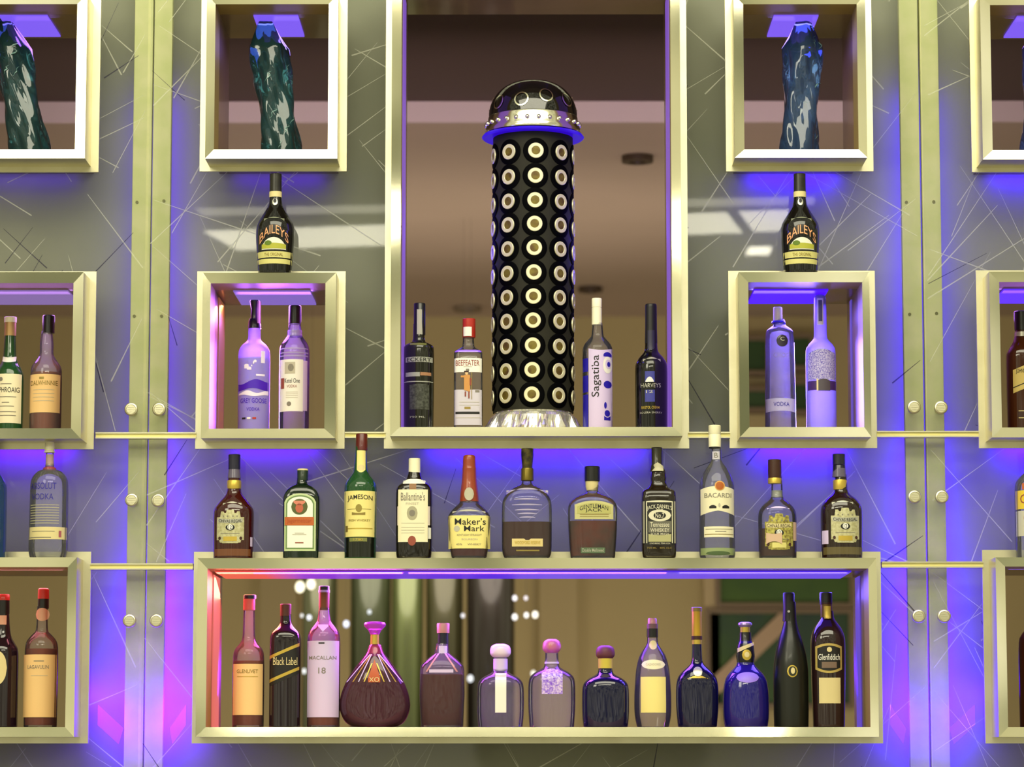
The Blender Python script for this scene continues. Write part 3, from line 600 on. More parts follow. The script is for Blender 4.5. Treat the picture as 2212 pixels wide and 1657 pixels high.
B = Bottle('whiskey_bottle', 'bulging whiskey bottle with dripping orange red wax neck and cream label', 1013.5, .042, TOP('l1'),
     [(1078, 20), (1086, 20.5), (1094, 29), (1106, 40), (1117, 46), (1124, 46), (1160, 43.5), (1188, 41), (1207.7, 37.5)], CLEARB, n=4.2, dr=.72, liquid=(1118, MAKER, .0016), group=WP, soft=1)
B.tube('wax_cap', [(983, 9), (985, 13), (994, 14), (1010, 14.2), (1012, 15.2), (1016, 14.6), (1040, 16), (1052, 17.6), (1062, 19), (1080, 20.5), (1084, 20.8)], WAX, soft=1)
B.lab('drip_window', 1003, 1024, 1055, 1083, mat('grey_cream_seal', (190, 184, 164), .5), ell=True, e=.004, label='round cream seal below the wax')
B.lab('front_label', 969, 1059, 1116, 1187, YELLOW, shape=lambda v, t, q: (t, q)); B.txt("Maker's", 983, 1050, 1122, 1136, INK); B.txt('Mark', 1003, 1047, 1138, 1150, INK); B.mark('round_stamp', 981, 994, 1138, 1151, LGREY, ell=True)
B.txt('KENTUCKY STRAIGHT', 988, 1041, 1156, 1160, GREY); B.txt('BOURBON', 998, 1032, 1165, 1169, LGREY); B.txt('45%     WHISKY', 986, 1040, 1176, 1180, GREY); B.lab('shoulder_arc', 978, 1049, 1103, 1107, LGREY, arch=8)

B = Bottle('bourbon_bottle', 'broad clear bourbon bottle, brown spirit half way, small notched label', 1138, .043, TOP('l1'),
     [(1034, 9.5), (1044, 10.5), (1048, 16), (1052, 25), (1058, 35), (1067, 45), (1080, 52), (1094, 54), (1150, 54), (1195, 53.5), (1208.5, 48.5)], CLEARB, n=3.8, dr=.62, liquid=(1129, CHAR, .0016), group=WP)
B.tube('stopper', [(969, 12), (970, 13.6), (984, 13.8), (1008, 11.2), (1012, 11.2)], mat('gold_flecked_sleeve', (96, 84, 30), .3, .4, coat=.4, noise=(30, 26, 18), nscale=70), x=1139)
B.tube('gold_band', [(1012, 13), (1014, 13.8), (1038, 13.8), (1039, 12.5)], mat('bronze_band', (110, 96, 30), .3, .6), x=1139)
B.lab('small_label', 1106, 1172.5, 1165, 1183, mat('wheat_paper', (220, 198, 134), .6), shape=lambda v, t, q: (t + (4 if abs(v) < .12 else 1), q)); B.txt('WOODFORD RESERVE', 1112, 1167, 1171, 1178, GOLDP)
B.last = None
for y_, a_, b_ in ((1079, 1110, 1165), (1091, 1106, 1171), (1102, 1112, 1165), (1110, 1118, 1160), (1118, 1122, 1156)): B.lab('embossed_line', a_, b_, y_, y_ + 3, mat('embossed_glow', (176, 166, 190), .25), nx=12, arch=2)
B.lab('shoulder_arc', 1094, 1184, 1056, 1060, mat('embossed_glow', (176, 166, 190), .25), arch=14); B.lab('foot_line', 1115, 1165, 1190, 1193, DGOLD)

B = Bottle('whiskey_bottle', 'broad clear whiskey bottle with black stopper and arched cream label over brown spirit', 1280, .043, TOP('l1'),
     [(1036, 11.5), (1050, 13.5), (1058, 12), (1064, 13), (1068, 22), (1075, 38), (1085, 49), (1096, 53.5), (1130, 53), (1170, 51), (1208.7, 48)], CLEARB, n=4.5, dr=.60, liquid=(1127, BROWN, .0016), group=WP)
B.tube('cap', [(1008, 15.6), (1009, 16.6), (1039, 16.6), (1040, 15.8)], BLACK, x=1279.5); B.tube('neck_label', [(1040, 14.2), (1052, 14), (1060, 11.5)], TAN, x=1279)
B.lab('front_label', 1241, 1324, 1084, 1124, mat('olive_cream_label', (196, 190, 132), .6), arch=9); B.mark('inner_field', 1246, 1319, 1089, 1112, mat('olive_inner', (182, 178, 108), .6), arch=8)
B.txt('GENTLEMAN', 1252, 1313, 1091, 1100, INK, arch=6); B.txt('JACK', 1264, 1300, 1101, 1110, INK); B.mark('rule', 1252, 1314, 1113, 1114.6, DGOLD); B.mark('rule', 1252, 1314, 1118, 1119, DGOLD)
B.last = None; B.lab('lower_label', 1254, 1306, 1185, 1197, mat('sage_silver_label', (92, 112, 84), .4, .2)); B.txt('Double Mellowed', 1257, 1303, 1187, 1194.5, SILVER)

B = Bottle('whiskey_bottle', 'square brown whiskey bottle with ornate black and white label', 1422.5, .046, TOP('l1'),
     [(1012, 12.5), (1020, 16), (1034, 17.5), (1040, 16.6), (1050, 19), (1056, 25), (1061, 34), (1068, 37.4), (1120, 37.5), (1170, 37.8), (1200, 37), (1205.5, 35)], mat('brown_black_whiskey', (34, 24, 12), .12, coat=.5, trans=.15), n=6, dr=.98, group=WP, soft=1)
B.tube('cap', [(967, 11.4), (968, 12.4), (1003, 12.4), (1010, 14.5), (1018, 16)], mat('olive_black_cap', (44, 40, 20), .3, coat=.3), x=1419.5); B.lab('neck_label', 1407.5, 1433, 1000, 1019, mat('white_sage', (196, 190, 158), .5), e=.0045, shape=lambda v, t, q: (t + 8 * abs(v), q))
B.lab('front_label', 1386, 1459.5, 1083, 1180, mat('label_black', (24, 22, 18), .5)); LB = mat('sage_white_print', (222, 216, 190), .5)
for x_ in (1387.5, 1454): B.mark('side_stripe', x_, x_ + 4, 1086, 1176, mat('grey_stripe', (150, 146, 128), .5))
for x_ in (1394.5, 1449.5): B.mark('thin_border', x_, x_ + 2, 1086, 1176, LB)
B.mark('top_border', 1395, 1451, 1084, 1088, LB, arch=2); B.txt("JACK DANIEL'S", 1396, 1450, 1092, 1103, LB, arch=5); B.mark('oval_frame', 1399, 1448, 1104, 1129, LB, ell=True); B.mark('oval_field', 1410, 1437, 1109, 1124, mat('label_black', (24, 22, 18), .5), ell=True, e=.0016)
B.txt('OLD', 1416, 1431, 1099.5, 1104.5, LB, e=.0020); B.txt('No.7', 1414, 1433, 1111, 1122, LB, e=.0020); B.txt('Tennessee', 1403, 1444, 1131, 1141, LB); B.txt('WHISKEY', 1403, 1444, 1144, 1152, LB); B.mark('grey_field', 1399, 1448, 1128.5, 1153, mat('field_grey', (104, 101, 88), .5), e=.0009); B.mark('lower_scroll', 1399, 1448, 1159, 1173, mat('sage_print_dim', (176, 172, 122), .5), arch=-3); B.txt('SOUR MASH', 1404, 1443, 1154, 1158.5, LB)
B.txt('LYNCHBURG, TENN. U.S.A.', 1402, 1446, 1175, 1178.5, LB)
B.last = None; B.txt('750 ML   40% ALC', 1396, 1449, 1184.5, 1188, DGOLD, own=True)

B = Bottle('rum_bottle', 'clear rum bottle with tall white cap, orange seal and cream shield label', 1548.5, .046, TOP('l1'),
     [(960, 10), (994, 10.5), (1002, 15), (1018, 27), (1036, 35), (1050, 38), (1110, 38), (1180, 38.5), (1198, 39), (1205.8, 36.5)], CLEAR, group=WP)
B.tube('cap', [(919, 12.4), (920, 13.4), (938, 13.4), (939, 12.8), (940, 13.4), (966, 13.4)], WHITEC, x=1545); B.tube('cap_ring', [(966, 12.2), (969, 12.2)], INK, x=1545)
B.lab('neck_label', 1539, 1555, 976, 993, mat('pale_lilac_label', (206, 200, 214), .5)); B.txt('B', 1543, 1551, 979, 990, GREY)
B.lab('front_label', 1512.5, 1585, 1053, 1113, CREAM, shape=lambda v, t, q: (t + 6 * v * v, q - 2 + 4 * v * v - 5 * (1 - abs(v)))); B.txt('BACARDI', 1520, 1578, 1068, 1078, GREY); B.mark('gold_sprig', 1530, 1545, 1094, 1101, INK, arch=3, archb=0); B.mark('gold_sprig', 1558, 1573, 1094, 1101, INK, arch=3); B.mark('fleur', 1549, 1554, 1090, 1099, LGREY, ell=True)
B.mark('bat_seal_ring', 1541.5, 1564, 1042, 1063, mat('gold_ring_print', (216, 160, 80), .5), ell=True); B.mark('bat_seal', 1544, 1561.5, 1044, 1061, mat('rust_orange_seal', (176, 92, 26), .5), ell=True, e=.0018)
B.lab('lower_label', 1519, 1583, 1140, 1163, CREAM); B.mark('rule', 1522, 1580, 1145, 1146.2, GREY); B.mark('rule', 1542, 1566, 1150, 1151.4, GREY); B.mark('rule', 1520, 1582, 1156, 1157.4, DGOLD)
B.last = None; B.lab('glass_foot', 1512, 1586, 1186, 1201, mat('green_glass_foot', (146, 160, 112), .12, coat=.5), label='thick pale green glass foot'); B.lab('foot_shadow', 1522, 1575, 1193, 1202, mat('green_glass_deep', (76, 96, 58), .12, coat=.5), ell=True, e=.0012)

def regal_clear():
    b = Bottle('whisky_bottle', 'half empty whisky bottle with brown cap and ragged gold crest label', 1679, .046, TOP('l1'),
      [(1028, 10), (1046, 12), (1076, 12.4), (1082, 20), (1092, 32), (1104, 39.5), (1116, 41.5), (1150, 41), (1203, 40.5)], CLEARB, dr=.84, n=2.3, liquid=(1143, CHAR, .0016), group=WP)
    b.tube('cap', [(993, 13), (994, 14.4), (1022, 14.6), (1033, 14)], BROWNC, x=1674.5); b.tube('gold_collar', [(1033, 14.2), (1035, 15.2), (1045, 14.6)], GOLDP, x=1674.5); b.tube('neck_print', [(1060, 11.9), (1074, 12.6)], mat('grey_cream_print', (166, 168, 160), .4))
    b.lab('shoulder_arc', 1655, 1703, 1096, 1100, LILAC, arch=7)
    crest(b, 1680, 1112, 1190, 30, mat('olive_gold_foil', (196, 188, 96), .4, .25, noise=(120, 104, 50), nscale=190), TAN, mat('pale_gold_foil', (222, 212, 130), .4, .2))
    b.lab('torn_sticker', 1652, 1686, 1156, 1172, mat('torn_pink_paper', (212, 178, 150), .7), e=.0026, arch=-3, archb=6); b.lab('side_sticker', 1711, 1719, 1130, 1170, mat('torn_pink_paper', (212, 178, 150), .7)); return b
regal_clear()
B = Bottle('whisky_bottle', 'dark brown whisky bottle with navy cap and pale crest label, last in the long row', 1817.5, .048, TOP('l1'),
     [(1025, 12), (1040, 13.5), (1060, 14), (1068, 19), (1078, 33), (1092, 43), (1104, 45.5), (1150, 45), (1181, 44.5), (1202, 44)], mat('dark_brown_whisky', (34, 16, 10), .1, coat=.6), dr=.84, n=2.3, group=WP)
B.tube('cap', [(981, 13), (982, 13.8), (1004, 13.8), (1005, 13), (1006, 13.8), (1022, 14.2)], NAVYC, x=1813.5); B.tube('neck_sleeve', [(1012, 14.1), (1031, 15.4)], mat('grey_lilac_sleeve', (96, 88, 110), .3, coat=.4), x=1814); B.tube('gold_collar', [(1037, 14.6), (1039, 15.4), (1052, 15.2), (1058, 14.4)], GOLDP, x=1815.5)
crest(B, 1822, 1100, 1175, 30.5, mat('silver_cream_foil', (206, 202, 162), .4, .2, noise=(176, 170, 124), nscale=160), SILVER, GOLDP)
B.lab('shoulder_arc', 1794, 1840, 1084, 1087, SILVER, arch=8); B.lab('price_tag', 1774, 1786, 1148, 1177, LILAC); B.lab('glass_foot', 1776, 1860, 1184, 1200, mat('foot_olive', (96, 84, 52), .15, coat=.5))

# on the far left and far right low cabinets
B = Bottle('vodka_bottle', 'clear vodka bottle with dome shoulders and bold blue letters', 105.8, .048, TOP('l0'),
     [(975, 8.5), (1009, 8.6), (1014, 14), (1018, 26), (1028, 36), (1042, 41), (1100, 41.5), (1160, 42), (1190, 42.5), (1202, 39)], CLEAR, group=None)
B.tube('cap', [(955.7, 9), (958, 10.3), (974, 10.3), (976, 12), (978, 12)], WHITEC, x=105); B.tube('red_collar', [(1008, 9), (1011, 14), (1017, 15)], mat('red_glass_ring', (150, 60, 70), .2, coat=.4), label='red ring at the neck'); B.tube('neck_strip', [(982, 8.8), (1006, 8.8)], mat('pink_grey_strip', (180, 150, 150), .4))
B.txt('ABSOLUT', 69.5, 127, 1046, 1060, BLUEI, own=True, e=.003); B.txt('VODKA', 72.5, 121.5, 1069.6, 1082.5, BLUEI, own=True, e=.003)
for q in range(8): B.lab('script_line', 70, 133, 1093 + q * 5.6, 1094.6 + q * 5.6, mat('pale_script', (176, 170, 130), .6), nx=10)
B.lab('lower_label', 64, 147, 1141, 1168, TAN, archb=-1); B.mark('fine_line', 75, 125, 1150, 1151.2, GREY); B.mark('fine_line', 68, 118, 1163, 1164.5, GREY); B.txt('1', 133, 138, 1149, 1163, mat('rose_ink', (170, 90, 100), .5))
B = Bottle('gin_bottle', 'deep blue glass bottle at the far left picture edge', -22, .048, TOP('l0'), [(960, 10), (1010, 12), (1030, 26), (1044, 35), (1060, 37), (1206, 37)], mat('blue_gin_glass', (40, 76, 120), .08, coat=.6, trans=.4))
B.tube('cap', [(940, 12), (962, 12.5)], SILVER)
B = Bottle('gin_bottle', 'clear gin bottle with a yellow label at the far right picture edge', 2234, .048, TOP('l2'), [(1000, 11), (1016, 13), (1026, 26), (1040, 38), (1054, 41.5), (1120, 42), (1187, 42)], CLEAR)
B.tube('cap', [(966, 12), (967, 13.5), (1000, 13.5)], YELLOW); B.lab('front_label', 2193, 2275, 1062, 1102, mat('bright_yellow_label', (232, 200, 54), .5)); B.txt("Gordon's", 2200, 2266, 1070, 1090, RED); B.lab('neck_crest', 2204, 2264, 1042, 1060, ORANGE, arch=5); B.lab('lower_label', 2193, 2275, 1106, 1160, mat('pale_grey_label', (200, 196, 176), .6)); B.mark('red_mark', 2206, 2262, 1118, 1124, REDC)

# ---------- inside the mid height boxes ----------
YI = .16
B = Bottle('whisky_bottle', 'green whisky bottle with gold cap and white label, at the far left edge', 20, YI, FLO('m0'), [(720, 11.5), (745, 13), (772, 14), (784, 18), (798, 27), (812, 31.5), (870, 31.5), (930, 31)], GREENL)
B.tube('cap', [(685, 12), (686, 13.2), (697, 13.2)], WHITEC); B.tube('foil', [(697, 12.2), (726, 12.6)], mat('tan_foil', (190, 152, 100), .4, .3)); B.lab('neck_label', 6, 35, 774, 785, WHITE, arch=-3, archb=-3)
B.lab('front_label', -9, 49, 811, 917, CREAM, arch=0); B.txt('LAPHROAIG', -8, 46, 840, 851, INK); B.mark('crest', 2, 11, 818, 827, GREY, ell=True)
for y_, w_ in ((832, 12), (860, 22), (872, 8), (880, 18), (892, 22), (900, 22)): B.mark('fine_line', 18 - w_, 18 + w_, y_, y_ + 1.4, GREY)
B = Bottle('whisky_bottle', 'clear whisky bottle with black cap, cream label and amber spirit, in the far left box', 99.5, YI, FLO('m0'), [(715, 11), (726, 13), (745, 15), (766, 14.4), (778, 22), (790, 31), (802, 34), (870, 34.3), (930, 34)], CLEAR, liquid=(806, AMBER, .0016))
B.tube('cap', [(681.5, 11.8), (683, 13), (720, 13)], BLACK, x=103); B.lab('front_label', 66.5, 132, 812, 894.5, PEACH); B.txt('DALWHINNIE', 70, 128, 826, 836, DGOLD); B.mark('small_crest', 90, 100, 818, 823, DGOLD)
for y_ in (845, 853, 861, 869): B.mark('fine_line', 76, 122, y_, y_ + 1, LGREY)
B = Bottle('vodka_bottle', 'violet glowing frosted vodka bottle with dark blue hills, left in its box', 548.5, YI, FLO('m1'), [(704, 13), (722, 13.2), (733, 13.6), (738, 17), (747, 28), (758, 33.6), (772, 34.6), (850, 34.2), (932, 33.6)], FROST, liquid=(775, mat('violet_lit_spirit', (150, 120, 240), .3, trans=.3), .003))  # clear spirit coloured with the violet LED glow
B.tube('stopper', [(649, 9.5), (651, 10.6), (668, 7.2), (689, 8.5)], NAVYC); B.tube('collar', [(689, 10.5), (696, 13.6), (710, 14.4)], NAVYC); B.lab('neck_strip', 556, 563, 652, 700, mat('pink_tax_strip', (206, 160, 170), .5), e=.004)
WHP = mat('white_frost_print', (236, 228, 250), .5); VB = mat('violet_blue_print', (70, 20, 190), .5)
for (a_, b_, c_, d_) in ((530, 540, 790, 800), (536, 546, 796, 803), (549, 552, 784, 790), (551, 557, 781, 787), (545, 548, 792, 796)): B.lab('flying_goose', a_, b_, c_, d_, WHP, nx=4, arch=2)
B.lab('dark_hills', 515.5, 582, 824, 845, VB, shape=lambda v, t, q: (t + 5 - 5 * math.sin(3.4 * v + 1.1) - 5 * max(v, 0), q - 3 * math.cos(3 * v))); B.lab('snow_line', 515, 581, 850, 858, WHP, shape=lambda v, t, q: (t + 3 * math.sin(5 * v), q + 2 * math.sin(4 * v + 1))); B.lab('cloud_streak', 556, 574, 812, 816, WHP)
B.txt('GREY GOOSE', 522, 578, 864, 874, VB, own=True); B.txt('VODKA', 536, 564, 884, 891, VB, own=True); B.lab('blue_mark', 526, 534, 905, 909, INK); B.lab('white_mark', 537, 545, 905, 909, WHITE); B.lab('red_mark', 549, 557, 905, 909, REDC); B.lab('side_print', 566, 574, 762, 788, WHP)
B = Bottle('vodka_bottle', 'clear vodka bottle with long cream label and black cap, right in its box', 636, YI, FLO('m1'), [(696, 12.5), (712, 14), (724, 15), (730, 19), (742, 28), (754, 32), (770, 32.6), (850, 32.5), (932, 32)], CLEARB)
B.tube('cap', [(660.5, 12), (662, 13.2), (700, 13.2)], BLACK); B.tube('neck_rings', [(714, 15.4), (718, 16), (721, 15.2), (724, 16.2), (728, 15.8)], mat('lilac_ring_glass', (180, 160, 240), .15, coat=.5))
B.lab('front_label', 606, 656.5, 780, 892, WHITE); B.lab('label_side', 656.5, 665, 782, 890, LILAC); B.last = [o_ for o_ in B.root.children if o_.name.startswith('front_label')][0]
B.mark('engraving', 617, 640, 786, 811, LGREY); B.mark('engraving_dark', 624, 637, 790, 806, GREY, ell=True); B.mark('red_block', 608.5, 616, 820, 843, RED); B.txt('Ketel One', 617, 650, 821, 831, INK); B.txt('VODKA', 622, 644, 835, 841, RED); B.mark('round_seal', 622, 632, 871, 881, GREY, ell=True)
for y_ in (850, 854, 858, 862): B.mark('fine_line', 620, 646, y_, y_ + 1, LGREY)
B.last = None
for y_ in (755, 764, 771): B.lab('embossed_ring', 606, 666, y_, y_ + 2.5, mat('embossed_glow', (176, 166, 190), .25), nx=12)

YC = .15
B = Bottle('vodka_bottle', 'black glass bottle with white neck strip, leftmost in the tall centre frame', 904.5, YC, FLO('uc'), [(700, 12), (738, 12.4), (742, 22), (747, 31), (754, 33.4), (850, 33.2), (930, 32)], mat('olive_black_bottle', (26, 26, 16), .1, coat=.5))
B.tube('cap', [(655.5, 11.6), (657, 12.6), (724, 12.6)], BLACK, x=906); B.lab('neck_strip', 900.5, 916, 670, 724, mat('grey_tax_strip', (186, 184, 170), .5), e=.0016, label='pale tax strip over the cap')
GB = mat('grey_band_print', (170, 172, 158), .5); B.lab('upper_band', 877, 935, 775, 786, GB); B.txt('ECKERT', 880, 932, 776.5, 784.5, INK); B.lab('middle_band', 877, 908, 808, 817, GB); B.lab('copper_band', 909, 932, 808, 815, mat('copper_print', (176, 128, 90), .5)); B.lab('white_line', 873.5, 936, 827, 829, GB)
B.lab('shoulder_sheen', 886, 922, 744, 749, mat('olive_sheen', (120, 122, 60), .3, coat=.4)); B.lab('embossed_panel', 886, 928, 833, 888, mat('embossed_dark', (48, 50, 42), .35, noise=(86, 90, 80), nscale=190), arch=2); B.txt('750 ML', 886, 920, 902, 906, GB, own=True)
B = Bottle('gin_bottle', 'clear squarish gin bottle with red cap and small orange guard figure', 1011.5, YC, FLO('uc'), [(726, 12), (738, 12), (750, 13.5), (755, 20), (760, 29.5), (766, 31), (850, 31), (932, 31)], CLEARB, n=5, dr=.9, soft=1)
B.tube('cap', [(689, 13), (690, 14), (728, 14.2), (730, 13.4)], REDC, x=1013); B.lab('cap_label', 1001, 1019, 708, 728, WHITE, e=.004); B.lab('violet_glow_shoulder', 983, 1040, 759, 764, mat('violet_glow_rim', (150, 100, 250), .15, coat=.4))  # violet LED glow painted along the clear shoulder
B.lab('upper_label', 981.5, 1041, 776.5, 807.5, WHITE, arch=1); B.txt('BEEFEATER', 985, 1036, 781, 793, RED, arch=1); B.mark('tiny_crown', 1007, 1014, 800, 805, GREY); B.mark('fine_line', 1002, 1020, 795, 796, LGREY)
B.lab('lower_label', 981.5, 1041, 845, 921, mat('pale_lilac_label', (206, 200, 214), .5)); OG = mat('guard_coat', (206, 146, 76), .6)
for y_ in (871.5, 878): B.mark('fine_line', 993, 1036, y_, y_ + 1, LGREY)
B.mark('olive_mark', 1004, 1017, 882, 887, DGOLD); B.mark('dark_bar', 984.5, 1036.5, 892.5, 897.5, INK); B.mark('fine_line', 983, 1040, 905, 906, LGREY); B.mark('dark_badge', 1027, 1036, 846, 851, GREY)
B.last = None; B.lab('guard_figure', 1003, 1016, 812, 850, OG, shape=lambda v, t, q: (t + 2 * abs(v), q - 2 + 2 * v), e=.0018, nx=8); g = B.last; B.mark('head', 1005, 1012, 806, 813, mat('guard_face', (226, 190, 140), .6), ell=True, nx=8, e=.002); B.mark('hat', 1003, 1013, 804.5, 808, mat('guard_hat', (60, 36, 34), .6), nx=4, e=.0022); B.mark('arm', 996, 1004, 815, 819, OG, nx=4, e=.002)
B.mark('back_arm', 1015, 1020, 820, 836, mat('guard_red', (140, 66, 50), .6), nx=4, e=.002); B.mark('leg', 1004.5, 1007.5, 849, 860, mat('guard_red', (140, 66, 50), .6), nx=3, e=.002); B.mark('leg', 1012, 1015, 849, 864, mat('guard_red', (140, 66, 50), .6), nx=3, e=.002); B.mark('staff', 1019, 1020.4, 808, 866, DGOLD, nx=2, e=.002)
B = Bottle('liqueur_bottle', 'clear bottle with cream cap and upright blue lettering, right beside the black column', 1291, YC, FLO('uc'), [(698, 10.5), (714, 12), (726, 13), (733, 19), (743, 28), (752, 32), (760, 32.6), (850, 32.4), (932, 32)], CLEARB)
B.tube('cap', [(644.7, 10), (646, 10.9), (664, 10.9), (665, 10), (666, 10.9), (702, 11)], WHITEC, x=1289.5)
B.lab('wrap_label', 1271, 1322.5, 760, 930, LILAC, arch=-4); S_ = B.last; B.txt('Sagatiba', 1277, 1298, 771, 861, INK, rot=1)
B.lab('blue_strip', 1259, 1270, 777, 806, DEEPB); B.lab('blue_strip', 1259, 1270, 814, 850, DEEPB); B.lab('blue_strip', 1259, 1270, 855, 930, DEEPB); B.last = S_
for (a_, b_, c_, d_) in ((1303, 1321, 826, 842), (1305, 1317, 889, 903), (1304, 1310, 872, 886)): B.mark('blue_leaf', a_, b_, c_, d_, DEEPB, ell=True)
B.mark('white_flower', 1302, 1322, 774, 810, WHITE, ell=True); B.mark('flower_ring', 1307, 1320, 780, 800, LILAC, ell=True, e=.0017); B.mark('flower_dot', 1311, 1318, 785, 796, DEEPB, ell=True, e=.0022); B.mark('blue_arc', 1303, 1321, 764, 774, DEEPB, arch=5); B.mark('blue_arc', 1304, 1318, 905, 911, DEEPB, arch=-4)
B = Bottle('sherry_bottle', 'black round shouldered bottle with small blue emblem, rightmost in the tall centre frame', 1407, YC, FLO('uc'), [(740, 13), (757, 14), (764, 18), (772, 26), (784, 33.5), (796, 35.3), (860, 35), (932, 34.5)], BLACKG)
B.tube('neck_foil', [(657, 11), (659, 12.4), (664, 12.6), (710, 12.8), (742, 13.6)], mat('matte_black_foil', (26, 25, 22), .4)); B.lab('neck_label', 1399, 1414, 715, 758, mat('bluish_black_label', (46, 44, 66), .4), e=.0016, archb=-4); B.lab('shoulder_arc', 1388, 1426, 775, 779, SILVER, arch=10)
BE = mat('blue_emblem_print', (58, 62, 150), .4); B.lab('emblem_panel', 1392, 1413, 806, 829, BE); B.mark('white_peak', 1393, 1411, 818, 829, WHITE, arch=9); B.txt('HARVEYS', 1383, 1426, 832, 841, SILVER, own=True); B.lab('blue_block', 1392, 1413, 846, 872, BE); B.txt('12', 1394, 1409, 847, 853, SILVER)
B.last = None; B.txt('BRISTOL CREAM', 1384, 1423, 881, 887, GOLDP, own=True); B.txt('SOLERA SHERRY', 1381, 1429, 893, 897, SILVER, own=True)

B = Bottle('vodka_bottle', 'slim clear vodka bottle with round dark emblem, left in the blue lit box', 1685, YI, FLO('m2'), [(690, 10), (697, 13), (703, 12.5), (708, 20), (714, 28), (722, 31), (800, 32), (860, 33), (932, 33.5)], CLEAR)
B.tube('cap', [(664, 8.5), (665, 9.6), (694, 9.8)], WHITEC, x=1681.5); B.tube('neck_ring', [(694, 13), (697, 14.6), (700, 13)], mat('blue_ring_glass', (70, 60, 220), .15, coat=.4), x=1682)
B.lab('round_emblem', 1675.5, 1700.5, 727, 753, mat('plum_black_emblem', (36, 22, 54), .35, coat=.3), ell=True); B.txt('C', 1684, 1693, 732, 740, SILVER); B.last = None; B.txt('CIROC', 1669, 1703, 766, 776, mat('faint_silver', (150, 146, 130), .4), own=True)
B.lab('lower_band', 1653, 1717, 864, 891, mat('lavender_frost', (190, 184, 240), .4), archb=2); B.txt('VODKA', 1668, 1702, 872, 881, DEEPB)
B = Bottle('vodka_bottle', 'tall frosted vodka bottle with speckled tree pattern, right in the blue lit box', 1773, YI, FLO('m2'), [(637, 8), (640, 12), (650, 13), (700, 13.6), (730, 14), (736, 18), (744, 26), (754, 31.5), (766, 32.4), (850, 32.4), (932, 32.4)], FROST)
B.tube('inner_cork', [(641, 10), (660, 10.4)], mat('dark_violet_cork', (60, 50, 90), .4)); WO = mat('white_outline', (226, 216, 244), .5)
B.lab('neck_tag', 1765, 1779, 646, 704, WO); B.mark('tag_centre', 1768, 1776, 650, 696, mat('slate_violet', (86, 80, 130), .4))
SP = mat('speckled_tree_print', (206, 200, 236), .5, noise=(92, 76, 190), nscale=420); B.lab('tree_pattern', 1743, 1803.5, 757, 824, SP, arch=10)
B.last = None; B.lab('dark_window', 1743, 1804, 826, 846, mat('violet_window_print', (70, 44, 110), .4)); B.mark('palace', 1762, 1790, 822, 848, mat('olive_palace', (78, 70, 80), .5), arch=4); B.mark('tree_trunk', 1760.5, 1764, 822, 848, TAN, nx=3, e=.0018); B.last = None
B = Bottle('whisky_bottle', 'amber whisky bottle with slanted cream label, at the far right edge', 2209, YI, FLO('m3'), [(710, 13), (726, 15), (740, 20), (752, 28), (763, 33.5), (772, 34.5), (850, 34.5), (930, 34)], mat('warm_brown_whisky', (74, 34, 14), .1, coat=.5, trans=.2), n=3, dr=.9)
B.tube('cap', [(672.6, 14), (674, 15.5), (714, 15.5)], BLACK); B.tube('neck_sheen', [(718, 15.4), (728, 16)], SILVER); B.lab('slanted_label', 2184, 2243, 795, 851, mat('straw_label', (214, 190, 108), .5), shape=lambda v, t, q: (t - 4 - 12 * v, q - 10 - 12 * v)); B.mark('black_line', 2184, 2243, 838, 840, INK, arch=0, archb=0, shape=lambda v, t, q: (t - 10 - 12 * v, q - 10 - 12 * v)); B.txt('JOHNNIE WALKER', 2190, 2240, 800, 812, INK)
B.lab('lower_plate', 2194, 2232, 890, 907, mat('dark_plate', (60, 30, 20), .4)); B.mark('plate_line', 2194, 2232, 890, 892, TAN); B.mark('plate_line', 2194, 2232, 905, 907, TAN)

# ---------- inside the low cabinets ----------
YL = .15
LG = 'bottles inside the wide low cabinet'
Z1 = FLO('l1')
B = Bottle('whisky_bottle', 'pink lit whisky bottle with navy cap, leftmost in the wide low cabinet', 537, YL, Z1, [(1292, 12), (1340, 12.4), (1380, 13.6), (1390, 19), (1402, 30), (1416, 34), (1500, 34.4), (1580, 34)], CLEARB, group=LG, liquid=(1428, AMBER, .0016))
B.tube('cap', [(1285.4, 12), (1286, 13.2), (1294, 13.2)], NAVYC, x=538.5); B.tube('neck_sleeve', [(1294, 12.6), (1318, 12.8)], mat('rose_red_sleeve', (230, 110, 110), .4)); B.lab('front_label', 505, 569, 1435, 1545, PEACH); B.txt('GLENLIVET', 514, 560, 1447, 1455, DGOLD); B.mark('fine_line', 515, 560, 1462, 1463, GOLDP)
B = Bottle('whisky_bottle', 'squarish black whisky bottle with slanted gold striped label in the wide low cabinet', 616.5, YL, Z1, [(1325, 11.4), (1346, 12.4), (1354, 17), (1364, 28), (1374, 33), (1386, 34), (1500, 34), (1580, 34)], mat('black_violet_whisky', (28, 16, 26), .08, coat=.6), n=3.4, dr=.9, group=LG)
B.tube('cap', [(1305, 11), (1306, 12), (1331, 12)], mat('cocoa_cap', (96, 58, 44), .4), x=616); B.tube('magenta_glow_shoulder', [(1352, 14), (1357, 19), (1366, 26)], mat('magenta_sheen', (214, 50, 200), .2, coat=.4), dr=.98)  # magenta LED glow painted onto the shoulder
sl = lambda o1, o2: (lambda v, t, q: (t - o1 * v, q - o2 * v))
B.lab('slanted_label', 583.5, 648, 1404, 1470, mat('label_black', (24, 22, 18), .5), shape=sl(14, 14)); B.mark('gold_stripe', 583.5, 648, 1404, 1411, GOLDP, shape=sl(14, 14)); B.mark('gold_stripe', 583.5, 648, 1455, 1462, GOLDP, shape=sl(14, 14)); B.txt('Black Label', 592, 644, 1421, 1438, TAN)
